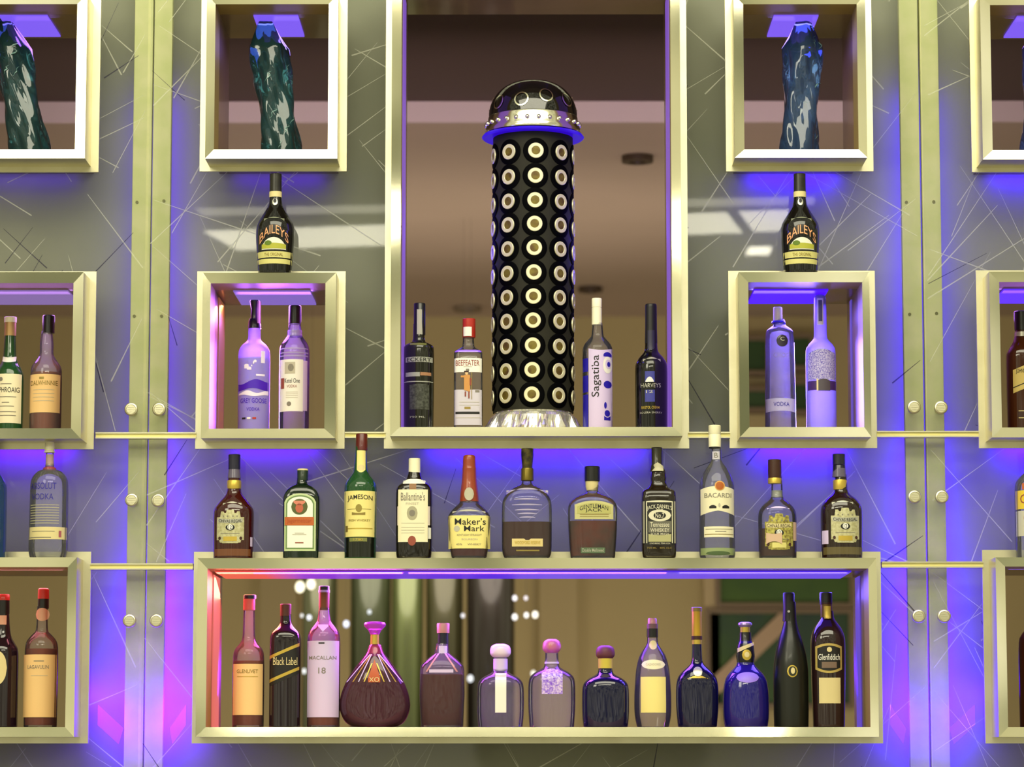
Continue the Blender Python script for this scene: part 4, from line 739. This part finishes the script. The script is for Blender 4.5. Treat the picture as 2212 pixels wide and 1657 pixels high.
B = Bottle('whisky_bottle', 'tall lilac lit whisky bottle with wooden neck sleeve and big pale label', 699, YL, Z1, [(1310, 11), (1330, 13.4), (1344, 16), (1352, 23), (1362, 31), (1372, 35), (1390, 36), (1500, 36), (1580, 35.6)], CLEARB, group=LG, liquid=(1392, AMBER, .002))
B.tube('cap', [(1266.5, 10.4), (1267, 11.2), (1275, 11.2)], BLACK); B.tube('white_ring', [(1275, 12.4), (1280, 12.4)], LILAC); B.tube('wood_sleeve', [(1280, 11.2), (1318, 11.4)], WOODC); B.lab('front_label', 664.5, 733, 1385.5, 1550, LILAC); B.txt('MACALLAN', 669, 728, 1418, 1426, GREY); B.txt('18', 690, 706, 1443, 1456, GREY); B.mark('tiny_mark', 690, 703, 1389, 1392, INK)
B.lab('neck_v_label', 688, 710, 1350, 1366, LILAC, shape=lambda v, t, q: (t, q - 12 * abs(v)))
B = Bottle('cognac_decanter', 'wide flaring cognac decanter with magenta trumpet stopper and diagonal ribs', 810, YL, Z1, [(1392, 10), (1398, 14), (1412, 20), (1440, 42), (1470, 62), (1500, 74), (1530, 78), (1560, 66), (1580, 46)], thin('ribbed_cognac_glass', (.80, .42, .58), 1.55, .05, .12, (.8, .3, .5), edge=.5), dr=.5, group=LG, liquid=(1418, mat('deep_cognac', (60, 34, 22), .2, trans=.2, spec=.2), .003))
B.tube('stopper', [(1343, 12), (1345, 22), (1349, 24), (1353, 23), (1362, 14), (1371, 10)], mat('magenta_crystal', (214, 80, 226), .12, coat=.6, trans=.3), x=809); B.tube('gold_neck', [(1370, 9), (1393, 9.6)], GOLDP, x=809); B.tube('glass_collar', [(1393, 12), (1400, 15), (1412, 18)], mat('rose_crystal', (214, 110, 150), .15, coat=.5), dr=.6)
for q, (a_, c_) in enumerate(((12, 0), (20, 1), (28, 0), (37, 1))):
    for s_ in (-1, 1):
        V = []; w_ = 1.2
        for j in range(13):
            t_ = j / 12; py = 1414 + 60 * t_ - (0 if q else -20 * (1 - t_)); hx = s_ * (3 + (a_ * .45) * (1 - t_) * .4 + a_ * 1.55 * t_)
            for dx in (-w_, w_):
                X = (hx + dx) * B.k; Z = B.z(py); V.append((X, B.fy(X, Z) - .0012, Z))
        link('cut_rib', V, [[2 * j, 2 * j + 1, 2 * j + 3, 2 * j + 2] for j in range(12)], GOLDP if c_ == 0 else LILAC, B.root)
B.lab('gold_teardrop', 797, 823, 1425, 1475, mat('burnt_orange_label', (190, 84, 34), .4), shape=lambda v, t, q: (t + 40 * abs(v), q)); B.txt('XO', 799, 821, 1464, 1474, TAN)
B = Bottle('cognac_decanter', 'faceted clear decanter with rose gold stopper and black neck ring', 955, YL, Z1, [(1390, 13), (1400, 15), (1412, 17), (1424, 32), (1438, 46), (1446, 48), (1500, 49), (1580, 46)], CLEARB, n=3.2, dr=.7, soft=0, group=LG, liquid=(1457, MAKER, .0022))
B.tube('stopper', [(1346.6, 13), (1348, 14), (1368, 13.4)], PINKC, x=957); B.tube('neck_ring', [(1368, 11.6), (1392, 12)], mat('navy_black_ring', (22, 18, 44), .3, coat=.3), x=957)
for s_ in (-1, 1):
    V = []
    for j in range(5):
        t_ = j / 4; py = 1412 + 40 * t_; hx = s_ * (7 + 26 * t_)
        for dx in (-2, 2):
            X = (hx + dx) * B.k; Z = B.z(py); V.append((X, B.fy(X, Z) - .0012, Z))
    link('facet_edge', V, [[2 * j, 2 * j + 1, 2 * j + 3, 2 * j + 2] for j in range(4)], PINKC, B.root)
B.lab('lilac_band', 928, 980, 1447, 1454, LILAC); B.lab('neck_window', 948, 966, 1396, 1412, LILAC)
def tequila(cx, label, sm, hw, t0, body, neckm=None):
    b = Bottle('tequila_bottle', label, cx, YL, Z1, [(t0 + 26, 14), (t0 + 58, 15), (t0 + 64, 22), (t0 + 72, 38), (t0 + 82, 48), (t0 + 96, 51), (t0 + 150, 51), (1580, 48)], body, n=2.6, dr=.8, group=LG)
    b.tube('round_stopper', [(t0, 10), (t0 + 4, hw - 3), (t0 + 12, hw), (t0 + 22, hw), (t0 + 28, hw - 5), (t0 + 30, 13)], sm, soft=1); return b
B = tequila(1081, 'white lilac tequila bottle with round white stopper in the wide low cabinet', mat('white_pearl_stopper', (240, 220, 244), .3, coat=.4), 22.6, 1391, CLEARB)
B.tube('neck_label', [(1423, 15.4), (1449, 15.6)], LILAC); B.lab('white_stripe', 1070, 1094, 1455, 1540, WHITE)
B = tequila(1192, 'violet lit tequila bottle with magenta ball stopper in the wide low cabinet', mat('magenta_ball_stopper', (200, 90, 190), .3, coat=.4, noise=(200, 130, 90), nscale=50), 20, 1381, CLEARB)
B.tube('neck_ring', [(1430, 15.4), (1434, 15.4)], LILAC); B.lab('silver_filigree', 1170, 1215, 1445, 1500, mat('filigree_print', (226, 206, 246), .4, noise=(130, 80, 220), nscale=230), arch=8)
B = tequila(1308, 'dark blue tequila bottle with purple brown cork and yellow neck label', mat('purple_cork', (98, 40, 84), .5, noise=(110, 66, 40), nscale=50), 20.5, 1394.6, NAVY)
B.tube('neck_label', [(1421, 15.4), (1444, 15.4)], mat('mustard_label', (206, 186, 70), .5))
B = Bottle('tequila_bottle', 'teardrop clear bottle with black neck band and cream oval label', 1410, YL, Z1, [(1376, 11), (1392, 12.5), (1400, 18), (1416, 28), (1434, 33.6), (1455, 37), (1500, 40), (1545, 40), (1580, 34)], CLEARB, group=LG)
B.tube('stopper', [(1336, 8.5), (1338, 9.6), (1348, 10)], PINKC); B.tube('ring', [(1348, 11.8), (1358, 11.8)], mat('rose_brown_ring', (120, 84, 92), .4)); B.tube('black_band', [(1358, 12.4), (1377, 12.4)], BLACK); B.lab('neck_crest', 1402, 1419, 1384, 1404, TAN, ell=True, e=.002); B.lab('oval_label', 1385, 1436, 1426, 1447, CREAM, ell=True); B.txt('CAZADORES', 1394, 1426, 1434, 1438.5, LGREY); B.lab('lower_label', 1383, 1437, 1463, 1540, YELLOW)
B = Bottle('cognac_bottle', 'dark cognac bottle with long gold neck foil and round silver medal', 1506, YL, Z1, [(1374, 10), (1400, 10.5), (1432, 12), (1440, 20), (1452, 34), (1466, 43), (1485, 46), (1530, 46), (1580, 42)], NAVY, dr=.7, group=LG)
B.tube('cap', [(1312, 10), (1313, 11.6), (1321, 11.6)], DGOLD); B.tube('gold_foil', [(1321, 10.8), (1374, 11)], mat('amber_gold_foil', (206, 164, 52), .35, .4)); B.tube('dark_ring', [(1374, 11.8), (1382, 11.8)], BROWNC); B.tube('yellow_ring', [(1382, 10.8), (1392, 10.8)], GOLDP); B.lab('silver_medal', 1496, 1516, 1441, 1462, SILVER, ell=True, e=.002); B.lab('gold_arc', 1484, 1528, 1460, 1466, GOLDP, arch=8)
B = Bottle('liqueur_bottle', 'deep blue liqueur bottle with flared lilac cap and round gold seal', 1611, YL, Z1, [(1366, 12), (1384, 13), (1396, 18), (1416, 20), (1434, 18), (1442, 24), (1456, 38), (1470, 46), (1500, 50), (1550, 50), (1580, 46)], mat('royal_blue_glass', (30, 22, 130), .1, coat=.6, trans=.2), group=LG)
B.tube('cap', [(1344, 10), (1346, 15), (1350, 15.6), (1355, 11)], mat('lilac_metal_cap', (180, 160, 220), .25, .5), x=1610.5); B.tube('gold_cork', [(1355, 10.6), (1366, 10.6)], GOLDP, x=1610.5); B.tube('black_neck', [(1366, 12.6), (1388, 14), (1394, 18), (1418, 20.4), (1432, 18.6)], BLACK)
B.lab('gold_ribbon', 1593, 1629, 1388, 1404, TAN, shape=lambda v, t, q: (t + 6 - 7 * v, q - 2 - 8 * v), e=.0030); B.lab('gold_seal', 1602, 1622.5, 1404, 1427, GOLDP, ell=True, e=.0034); B.mark('seal_centre', 1607, 1618, 1409, 1421, TAN, ell=True, e=.004); B.last = None; B.lab('oval_label', 1588, 1637, 1453, 1476, mat('violet_paper', (150, 120, 240), .4), ell=True)
B = Bottle('cognac_bottle', 'tall black green cognac bottle with sloping shoulders and gold centaur seal', 1708, YL, Z1, [(1300, 12), (1340, 13.6), (1356, 17), (1380, 25), (1406, 32), (1430, 36.4), (1455, 38), (1530, 38), (1580, 37)], OLIVEG, group=LG)
B.tube('neck_foil', [(1280.6, 11), (1282, 12.2), (1310, 12.2), (1342, 14)], mat('matte_black_foil', (26, 25, 22), .4), x=1705.5); B.lab('gold_seal', 1697, 1720, 1438, 1464, GOLDP, ell=True); B.mark('seal_field', 1700, 1717.5, 1440.5, 1461.5, mat('olive_field', (40, 44, 24), .5), ell=True); B.mark('rider', 1705, 1714, 1443, 1457, TAN, ell=True, e=.0017); B.last = None; B.lab('neck_mark', 1701, 1707, 1319, 1324, SILVER, ell=True, e=.0025)
B = Bottle('whisky_bottle', 'dark whisky bottle with shield label edged in gold, rightmost in the wide low cabinet', 1789, YL, Z1, [(1320, 12.5), (1336, 14), (1344, 20), (1356, 29), (1372, 35.5), (1388, 37.4), (1450, 36.6), (1530, 35), (1580, 34)], mat('plum_brown_whisky', (40, 22, 24), .08, coat=.6), n=2.6, group=LG)
B.tube('cap', [(1280, 12.4), (1281, 13.6), (1302, 13.6)], BLACK, x=1786); B.tube('copper_ring', [(1302, 13.4), (1306, 13.4)], BROWNC, x=1786); B.tube('gold_neck', [(1306, 12.6), (1334, 13)], mat('brown_gold_sleeve', (120, 92, 34), .35, .4), x=1786.5); B.lab('gold_neck_label', 1780, 1795, 1310, 1337, GOLDP, e=.0035)
B.lab('shield_label', 1759, 1816, 1391, 1455, mat('antique_gold_edge', (196, 172, 96), .4, .3), shape=lambda v, t, q: (t + 7 * v * v, q - 8 * v * v)); B.mark('shield_field', 1763, 1812, 1396, 1450, mat('label_black', (24, 22, 18), .5), shape=lambda v, t, q: (t + 6 * v * v, q - 7 * v * v)); B.txt('Glenfiddich', 1765, 1811, 1414, 1427, WHITE, e=.0019); B.mark('stag', 1783, 1794, 1399, 1410, TAN, ell=True, e=.0017); B.mark('fine_print', 1772, 1804, 1431, 1444, mat('mauve_print', (122, 100, 84), .5), e=.0017)
B.lab('lower_label', 1766, 1812, 1465, 1520, TAN)
Z0 = FLO('l0')
B = Bottle('whisky_bottle', 'clear whisky bottle with red cap and peach label, in the far left low cabinet', 89, YL, Z0, [(1310, 11.4), (1342, 12), (1364, 13), (1370, 20), (1382, 31), (1394, 35.5), (1420, 36), (1500, 36), (1580, 35.6)], CLEARB, liquid=(1402, AMBER, .002))
B.tube('cap', [(1271, 9), (1273, 12), (1294, 12.4)], REDC, x=91); B.tube('black_band', [(1294, 12), (1315, 12.2)], BLACK, x=91); B.lab('neck_seal', 76, 106, 1314, 1342, mat('rose_paper', (222, 170, 140), .5), ell=True, e=.003); B.lab('front_label', 51.5, 124, 1415, 1550, PEACH); B.txt('LAGAVULIN', 64, 110, 1438, 1446, GREY); B.mark('fine_line', 78, 100, 1428, 1430, GREY); B.mark('fine_line', 72, 108, 1460, 1461, LGREY)
B = Bottle('whisky_bottle', 'black whisky bottle with cream oval label, at the far left bottom edge', 4.5, YL, Z0, [(1325, 13), (1350, 14.5), (1376, 18), (1390, 27), (1400, 33), (1412, 35), (1500, 35), (1580, 35)], mat('black_violet_whisky', (28, 16, 26), .08, coat=.6))
B.tube('cap', [(1284, 12), (1286, 13.5), (1297, 13.5)], REDC); B.tube('neck_foil', [(1297, 13.2), (1326, 13.6)], BLACK); B.lab('oval_label', -18, 20, 1408, 1480, TAN, ell=True); B.lab('neck_label', -8, 14, 1330, 1350, mat('rose_paper', (222, 170, 140), .5), e=.0025)
Z2 = FLO('l2')
B = Bottle('whisky_bottle', 'dark amber whisky bottle at the far right bottom edge', 2236, YL, Z2, [(1330, 12), (1356, 16), (1370, 28), (1384, 35), (1500, 35.6), (1580, 35)], mat('warm_brown_whisky', (74, 34, 14), .1, coat=.5, trans=.2))
B.tube('cap', [(1300, 12), (1301, 13.4), (1332, 13.4)], BLACK); B.lab('front_label', 2212, 2262, 1420, 1520, TAN)
# ================= twisted glass vases in the upper boxes =================
def vase(key, cx_b, cx_t, hw, label, col, twist):
    Y = .16; zb = FLO(key); z1 = at(cx_t, 40, Y).z - zb; xb = at(cx_b, 322, Y).x; xt = at(cx_t, 204, Y).x; H = at(cx_t, 204, Y).z - zb
    sl = (xt - xb) / H; k = kpx(cx_b, 300, Y)
    root = empty('twisted_vase', (xb, Y, zb)); tag(root, label, 'vase', 'twisted glass vases in the upper boxes')
    R = []
    for q in range(49):
        t = q / 48; z = t * z1; w = hw * k * (.90 + .04 * math.sin(t * 9 + 1) if t < .80 else .90 - (t - .8) * 3.0); a0 = twist * t; x_ = sl * z
        r = []
        for i in range(64):
            a = 2 * math.pi * i / 64; rr = w * (1 + .10 * math.cos(4 * (a - a0)) + .03 * math.cos(9 * a + 20 * t)); r.append((x_ + rr * math.cos(a), rr * math.sin(a), z))
        R.append(r)
    mb = MB(); mb.loft(R); mb.build('glass_body', mat('teal_art_glass_' + key, col, .06, trans=.72, ior=1.35, coat=.8), root, True)
    mb = MB(); zz = z1; mb.loft([ring(w * k, w * k, 2, z, 24, sl * z) for z, w in ((zz, 10), (zz + .012, 12), (zz + .022, 11), (zz + .026, 8))]); mb.build('rim', mat('blue_glass_rim', (60, 70, 170), .1, coat=.5), root, True)
    rg = random.Random(len(key) + int(cx_b)); 
    for q in range(7):       # pale marks painting the highlights on the glass
        t0 = rg.uniform(.05, .8); a = rg.uniform(3.5, 5.9); mb = MB(); P = []
        for j in range(7):
            t = t0 + j * .012; w = hw * k * (.92 + .10 * math.sin(t * 9 + 1)) if t < .8 else hw * k * (.92 - (t - .8) * 3); aa = a + j * rg.uniform(.03, .10); rr = w * (1 + .10 * math.cos(4 * (aa - twist * t)) + .03 * math.cos(9 * aa + 20 * t)) + .0012
            P.append([(sl * t * z1 + rr * math.cos(aa), rr * math.sin(aa), t * z1 + dz) for dz in (-.0016 * (1 - abs(j - 3) / 3.2), .0016 * (1 - abs(j - 3) / 3.2))])
        for u, v in zip(P, P[1:]): mb.quad([u[0], v[0], v[1], u[1]])
        mb.build('painted_highlight', mat('painted_highlight_glass', (112, 150, 146), .3, coat=.3), root)
vase('u0', 72, 42, 45, 'dark teal twisted glass vase leaning left, at the far left edge', (44, 90, 98), 2.2)
vase('u1', 614, 594, 44, 'dark teal twisted glass vase leaning left, between two side frames above the cream liqueur bottle', (44, 92, 100), 2.6)
vase('u2', 1726, 1731, 43, 'upright blue grey twisted glass vase in the upper box right of the centre frame', (66, 100, 150), 2.0)
vase('u3', 2244, 2250, 43, 'blue twisted glass vase at the far right edge', (84, 104, 180), 2.0)

# ================= the black ringed column =================
Y = .205; zb = FLO('uc'); ax = at(1151.5, 590, Y).x; kc = kpx(1151, 590, Y)
root = empty('ringed_lamp', (ax, Y, zb)); tag(root, 'tall black column with rows of bright metal eyelets, dome top and crystal foot', 'column lamp')
Zp = lambda py, yy=Y: at(1151, py, yy).z - zb
r0 = 86.5 * kc
LEA = mat('grey_olive_leather', (42, 41, 32), .55, spec=.15)
z0, z1 = Zp(893), Zp(286)
mb = MB(); mb.loft([ring(r0, r0, 2, z, 64) for z in [z0, z0 + .004] + [z0 + (z1 - z0) * q / 12 for q in range(1, 13)]]); mb.build('column_body', LEA, root, True)
RUB = mat('black_rubber_washer', (2, 2, 3), .6, spec=.04); CHR = mat('cream_chrome', (.90, .87, .68), .16, 1); CHR2 = mat('pale_eyelet_metal', (226, 220, 182), .35, .35); LEN = mat('olive_gold_lens', (120, 106, 36), .3, .3, noise=(84, 60, 24), nscale=60)
rows = [324, 378, 431, 482, 534, 587, 639, 691, 745, 798, 851]
for ri, py in enumerate(rows):
    zc_ = at(1151, py + 1, Y - r0).z - zb; off = math.radians(4.0 - .6 * ri)
    for c in range(9):
        a = off + 2 * math.pi * c / 9; nrm = Vector((math.sin(a), -math.cos(a), 0)); tg = Vector((math.cos(a), math.sin(a), 0)); mb = MB(); rb = 27.6 * kc
        def disc(rad, lift, wrap=True):
            P = []
            for i in range(26):
                t = 2 * math.pi * i / 26; x = rad * math.cos(t); z = rad * math.sin(t); aa = a + x / r0
                rr = r0 + lift
                P.append((rr * math.sin(aa), -rr * math.cos(aa), zc_ + z))
            return P
        mb.loft([disc(rb, .0003), disc(rb, .0014), disc(rb * .93, .0020), disc(rb * .70, .0020)], False, True, 0)
        def flat(rad, lift): return [tuple(nrm * (r0 + lift) + tg * (rad * math.cos(2 * math.pi * i / 26)) + Vector((0, 0, zc_ + rad * math.sin(2 * math.pi * i / 26)))) for i in range(26)]
        R1 = 16.8 * kc; R2 = 9.2 * kc
        mb.loft([flat(R1, -.003), flat(R1, .0026), flat(R1 * .95, .0034), flat(R2 * 1.08, .0034), flat(R2, .0028), flat(R2, .0022)], False, False, 1)
        mb.loft([flat(R2, .0023), flat(R2 * .5, .0025), flat(R2 * .12, .0025)], False, True, 2)
        mb.build('eyelet', [RUB, CHR2, LEN], root, True)
# brim, band, dome
zbr = Zp(300); Rb = 111 * kc
BR = mat('blue_lit_brim', (30, 10, 160), .35, emis=(.045, 0, .95), es=.45)  # LED light falling on the brim put in as its own glow
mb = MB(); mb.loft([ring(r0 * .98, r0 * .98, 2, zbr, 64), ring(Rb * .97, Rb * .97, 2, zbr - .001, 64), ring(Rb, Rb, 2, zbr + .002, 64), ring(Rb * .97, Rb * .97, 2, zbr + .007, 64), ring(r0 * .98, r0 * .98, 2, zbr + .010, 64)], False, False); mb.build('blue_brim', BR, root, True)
zd = zbr + .010; BAND = [(0, 104), (.004, 105), (.011, 103), (.027, 98), (.036, 97), (.038, 96)]
mb = MB(); mb.loft([ring(r * kc, r * kc, 2, zd + z, 64) for z, r in BAND], False, False); mb.build('chrome_band', CHR, root, True)
for i in range(26):
    a = 2 * math.pi * (i + .5) / 26
    for dz, rr in ((.020, 101),):
        cx_, cy_ = rr * kc * math.sin(a), -rr * kc * math.cos(a); mb = MB(); s_ = .0052
        mb.loft([ring(s_ * math.sin(math.pi * (q + .4) / 6.8), s_ * math.sin(math.pi * (q + .4) / 6.8), 2, zd + dz - s_ * math.cos(math.pi * (q + .4) / 6.8), 12, cx_, cy_) for q in range(7)]); mb.build('band_bead', CHR, root, True)
DB = mat('dome_black', (14, 13, 12), .08, coat=.8); zz = zd + .038; Hd = .085
mb = MB(); mb.loft([ring(96 * kc * math.cos(t) ** .8 + .0005, 96 * kc * math.cos(t) ** .8 + .0005, 2, zz + Hd * math.sin(t), 64) for t in [math.pi / 2 * q / 14 for q in range(14)]]); mb.build('dome', DB, root, True)
for c, (a, el) in enumerate(((-.92, .30), (-.27, .30), (.32, .42), (.92, .36), (1.6, .4), (2.3, .4), (3.0, .4), (3.8, .4), (4.6, .42))):
    P = lambda a_, e_: Vector(((96 * kc * math.cos(e_) ** .8 + .002) * math.sin(a_), -(96 * kc * math.cos(e_) ** .8 + .002) * math.cos(a_), zz + (Hd + .001) * math.sin(e_)))
    mb = MB(); K = 30; rin, rout = .135, .165
    A = [P(a + rin * math.cos(2 * math.pi * i / K) / math.cos(el) ** .5, el + rin * 1.25 * math.sin(2 * math.pi * i / K)) for i in range(K)]
    Bq = [P(a + rout * math.cos(2 * math.pi * i / K) / math.cos(el) ** .5, el + rout * 1.25 * math.sin(2 * math.pi * i / K)) for i in range(K)]
    for i in range(K): mb.quad([A[i], A[(i + 1) % K], Bq[(i + 1) % K], Bq[i]])
    mb.build('dome_ring', CHR, root)
# crystal foot
CRY = mat('cut_crystal', (.86, .82, .90), .10, .75, noise=(.95, .92, .70), nscale=30)
mb = MB(); R = []
for z, r, am in ((0, 100, .0), (.002, 101, .03), (.010, 98, .07), (.018, 93, .05), (.026, 90, .02), (.031, 84, 0), (.033, 84, 0)):
    R.append([(r * kc * (1 + am * math.cos(14 * t) + am * .4 * math.cos(28 * t)) * math.cos(t), r * kc * (1 + am * math.cos(14 * t) + am * .4 * math.cos(28 * t)) * math.sin(t), z * (z0 / .033) ) for t in [2 * math.pi * i / 140 for i in range(140)]])
mb.loft(R); mb.build('crystal_foot', CRY, root, False)
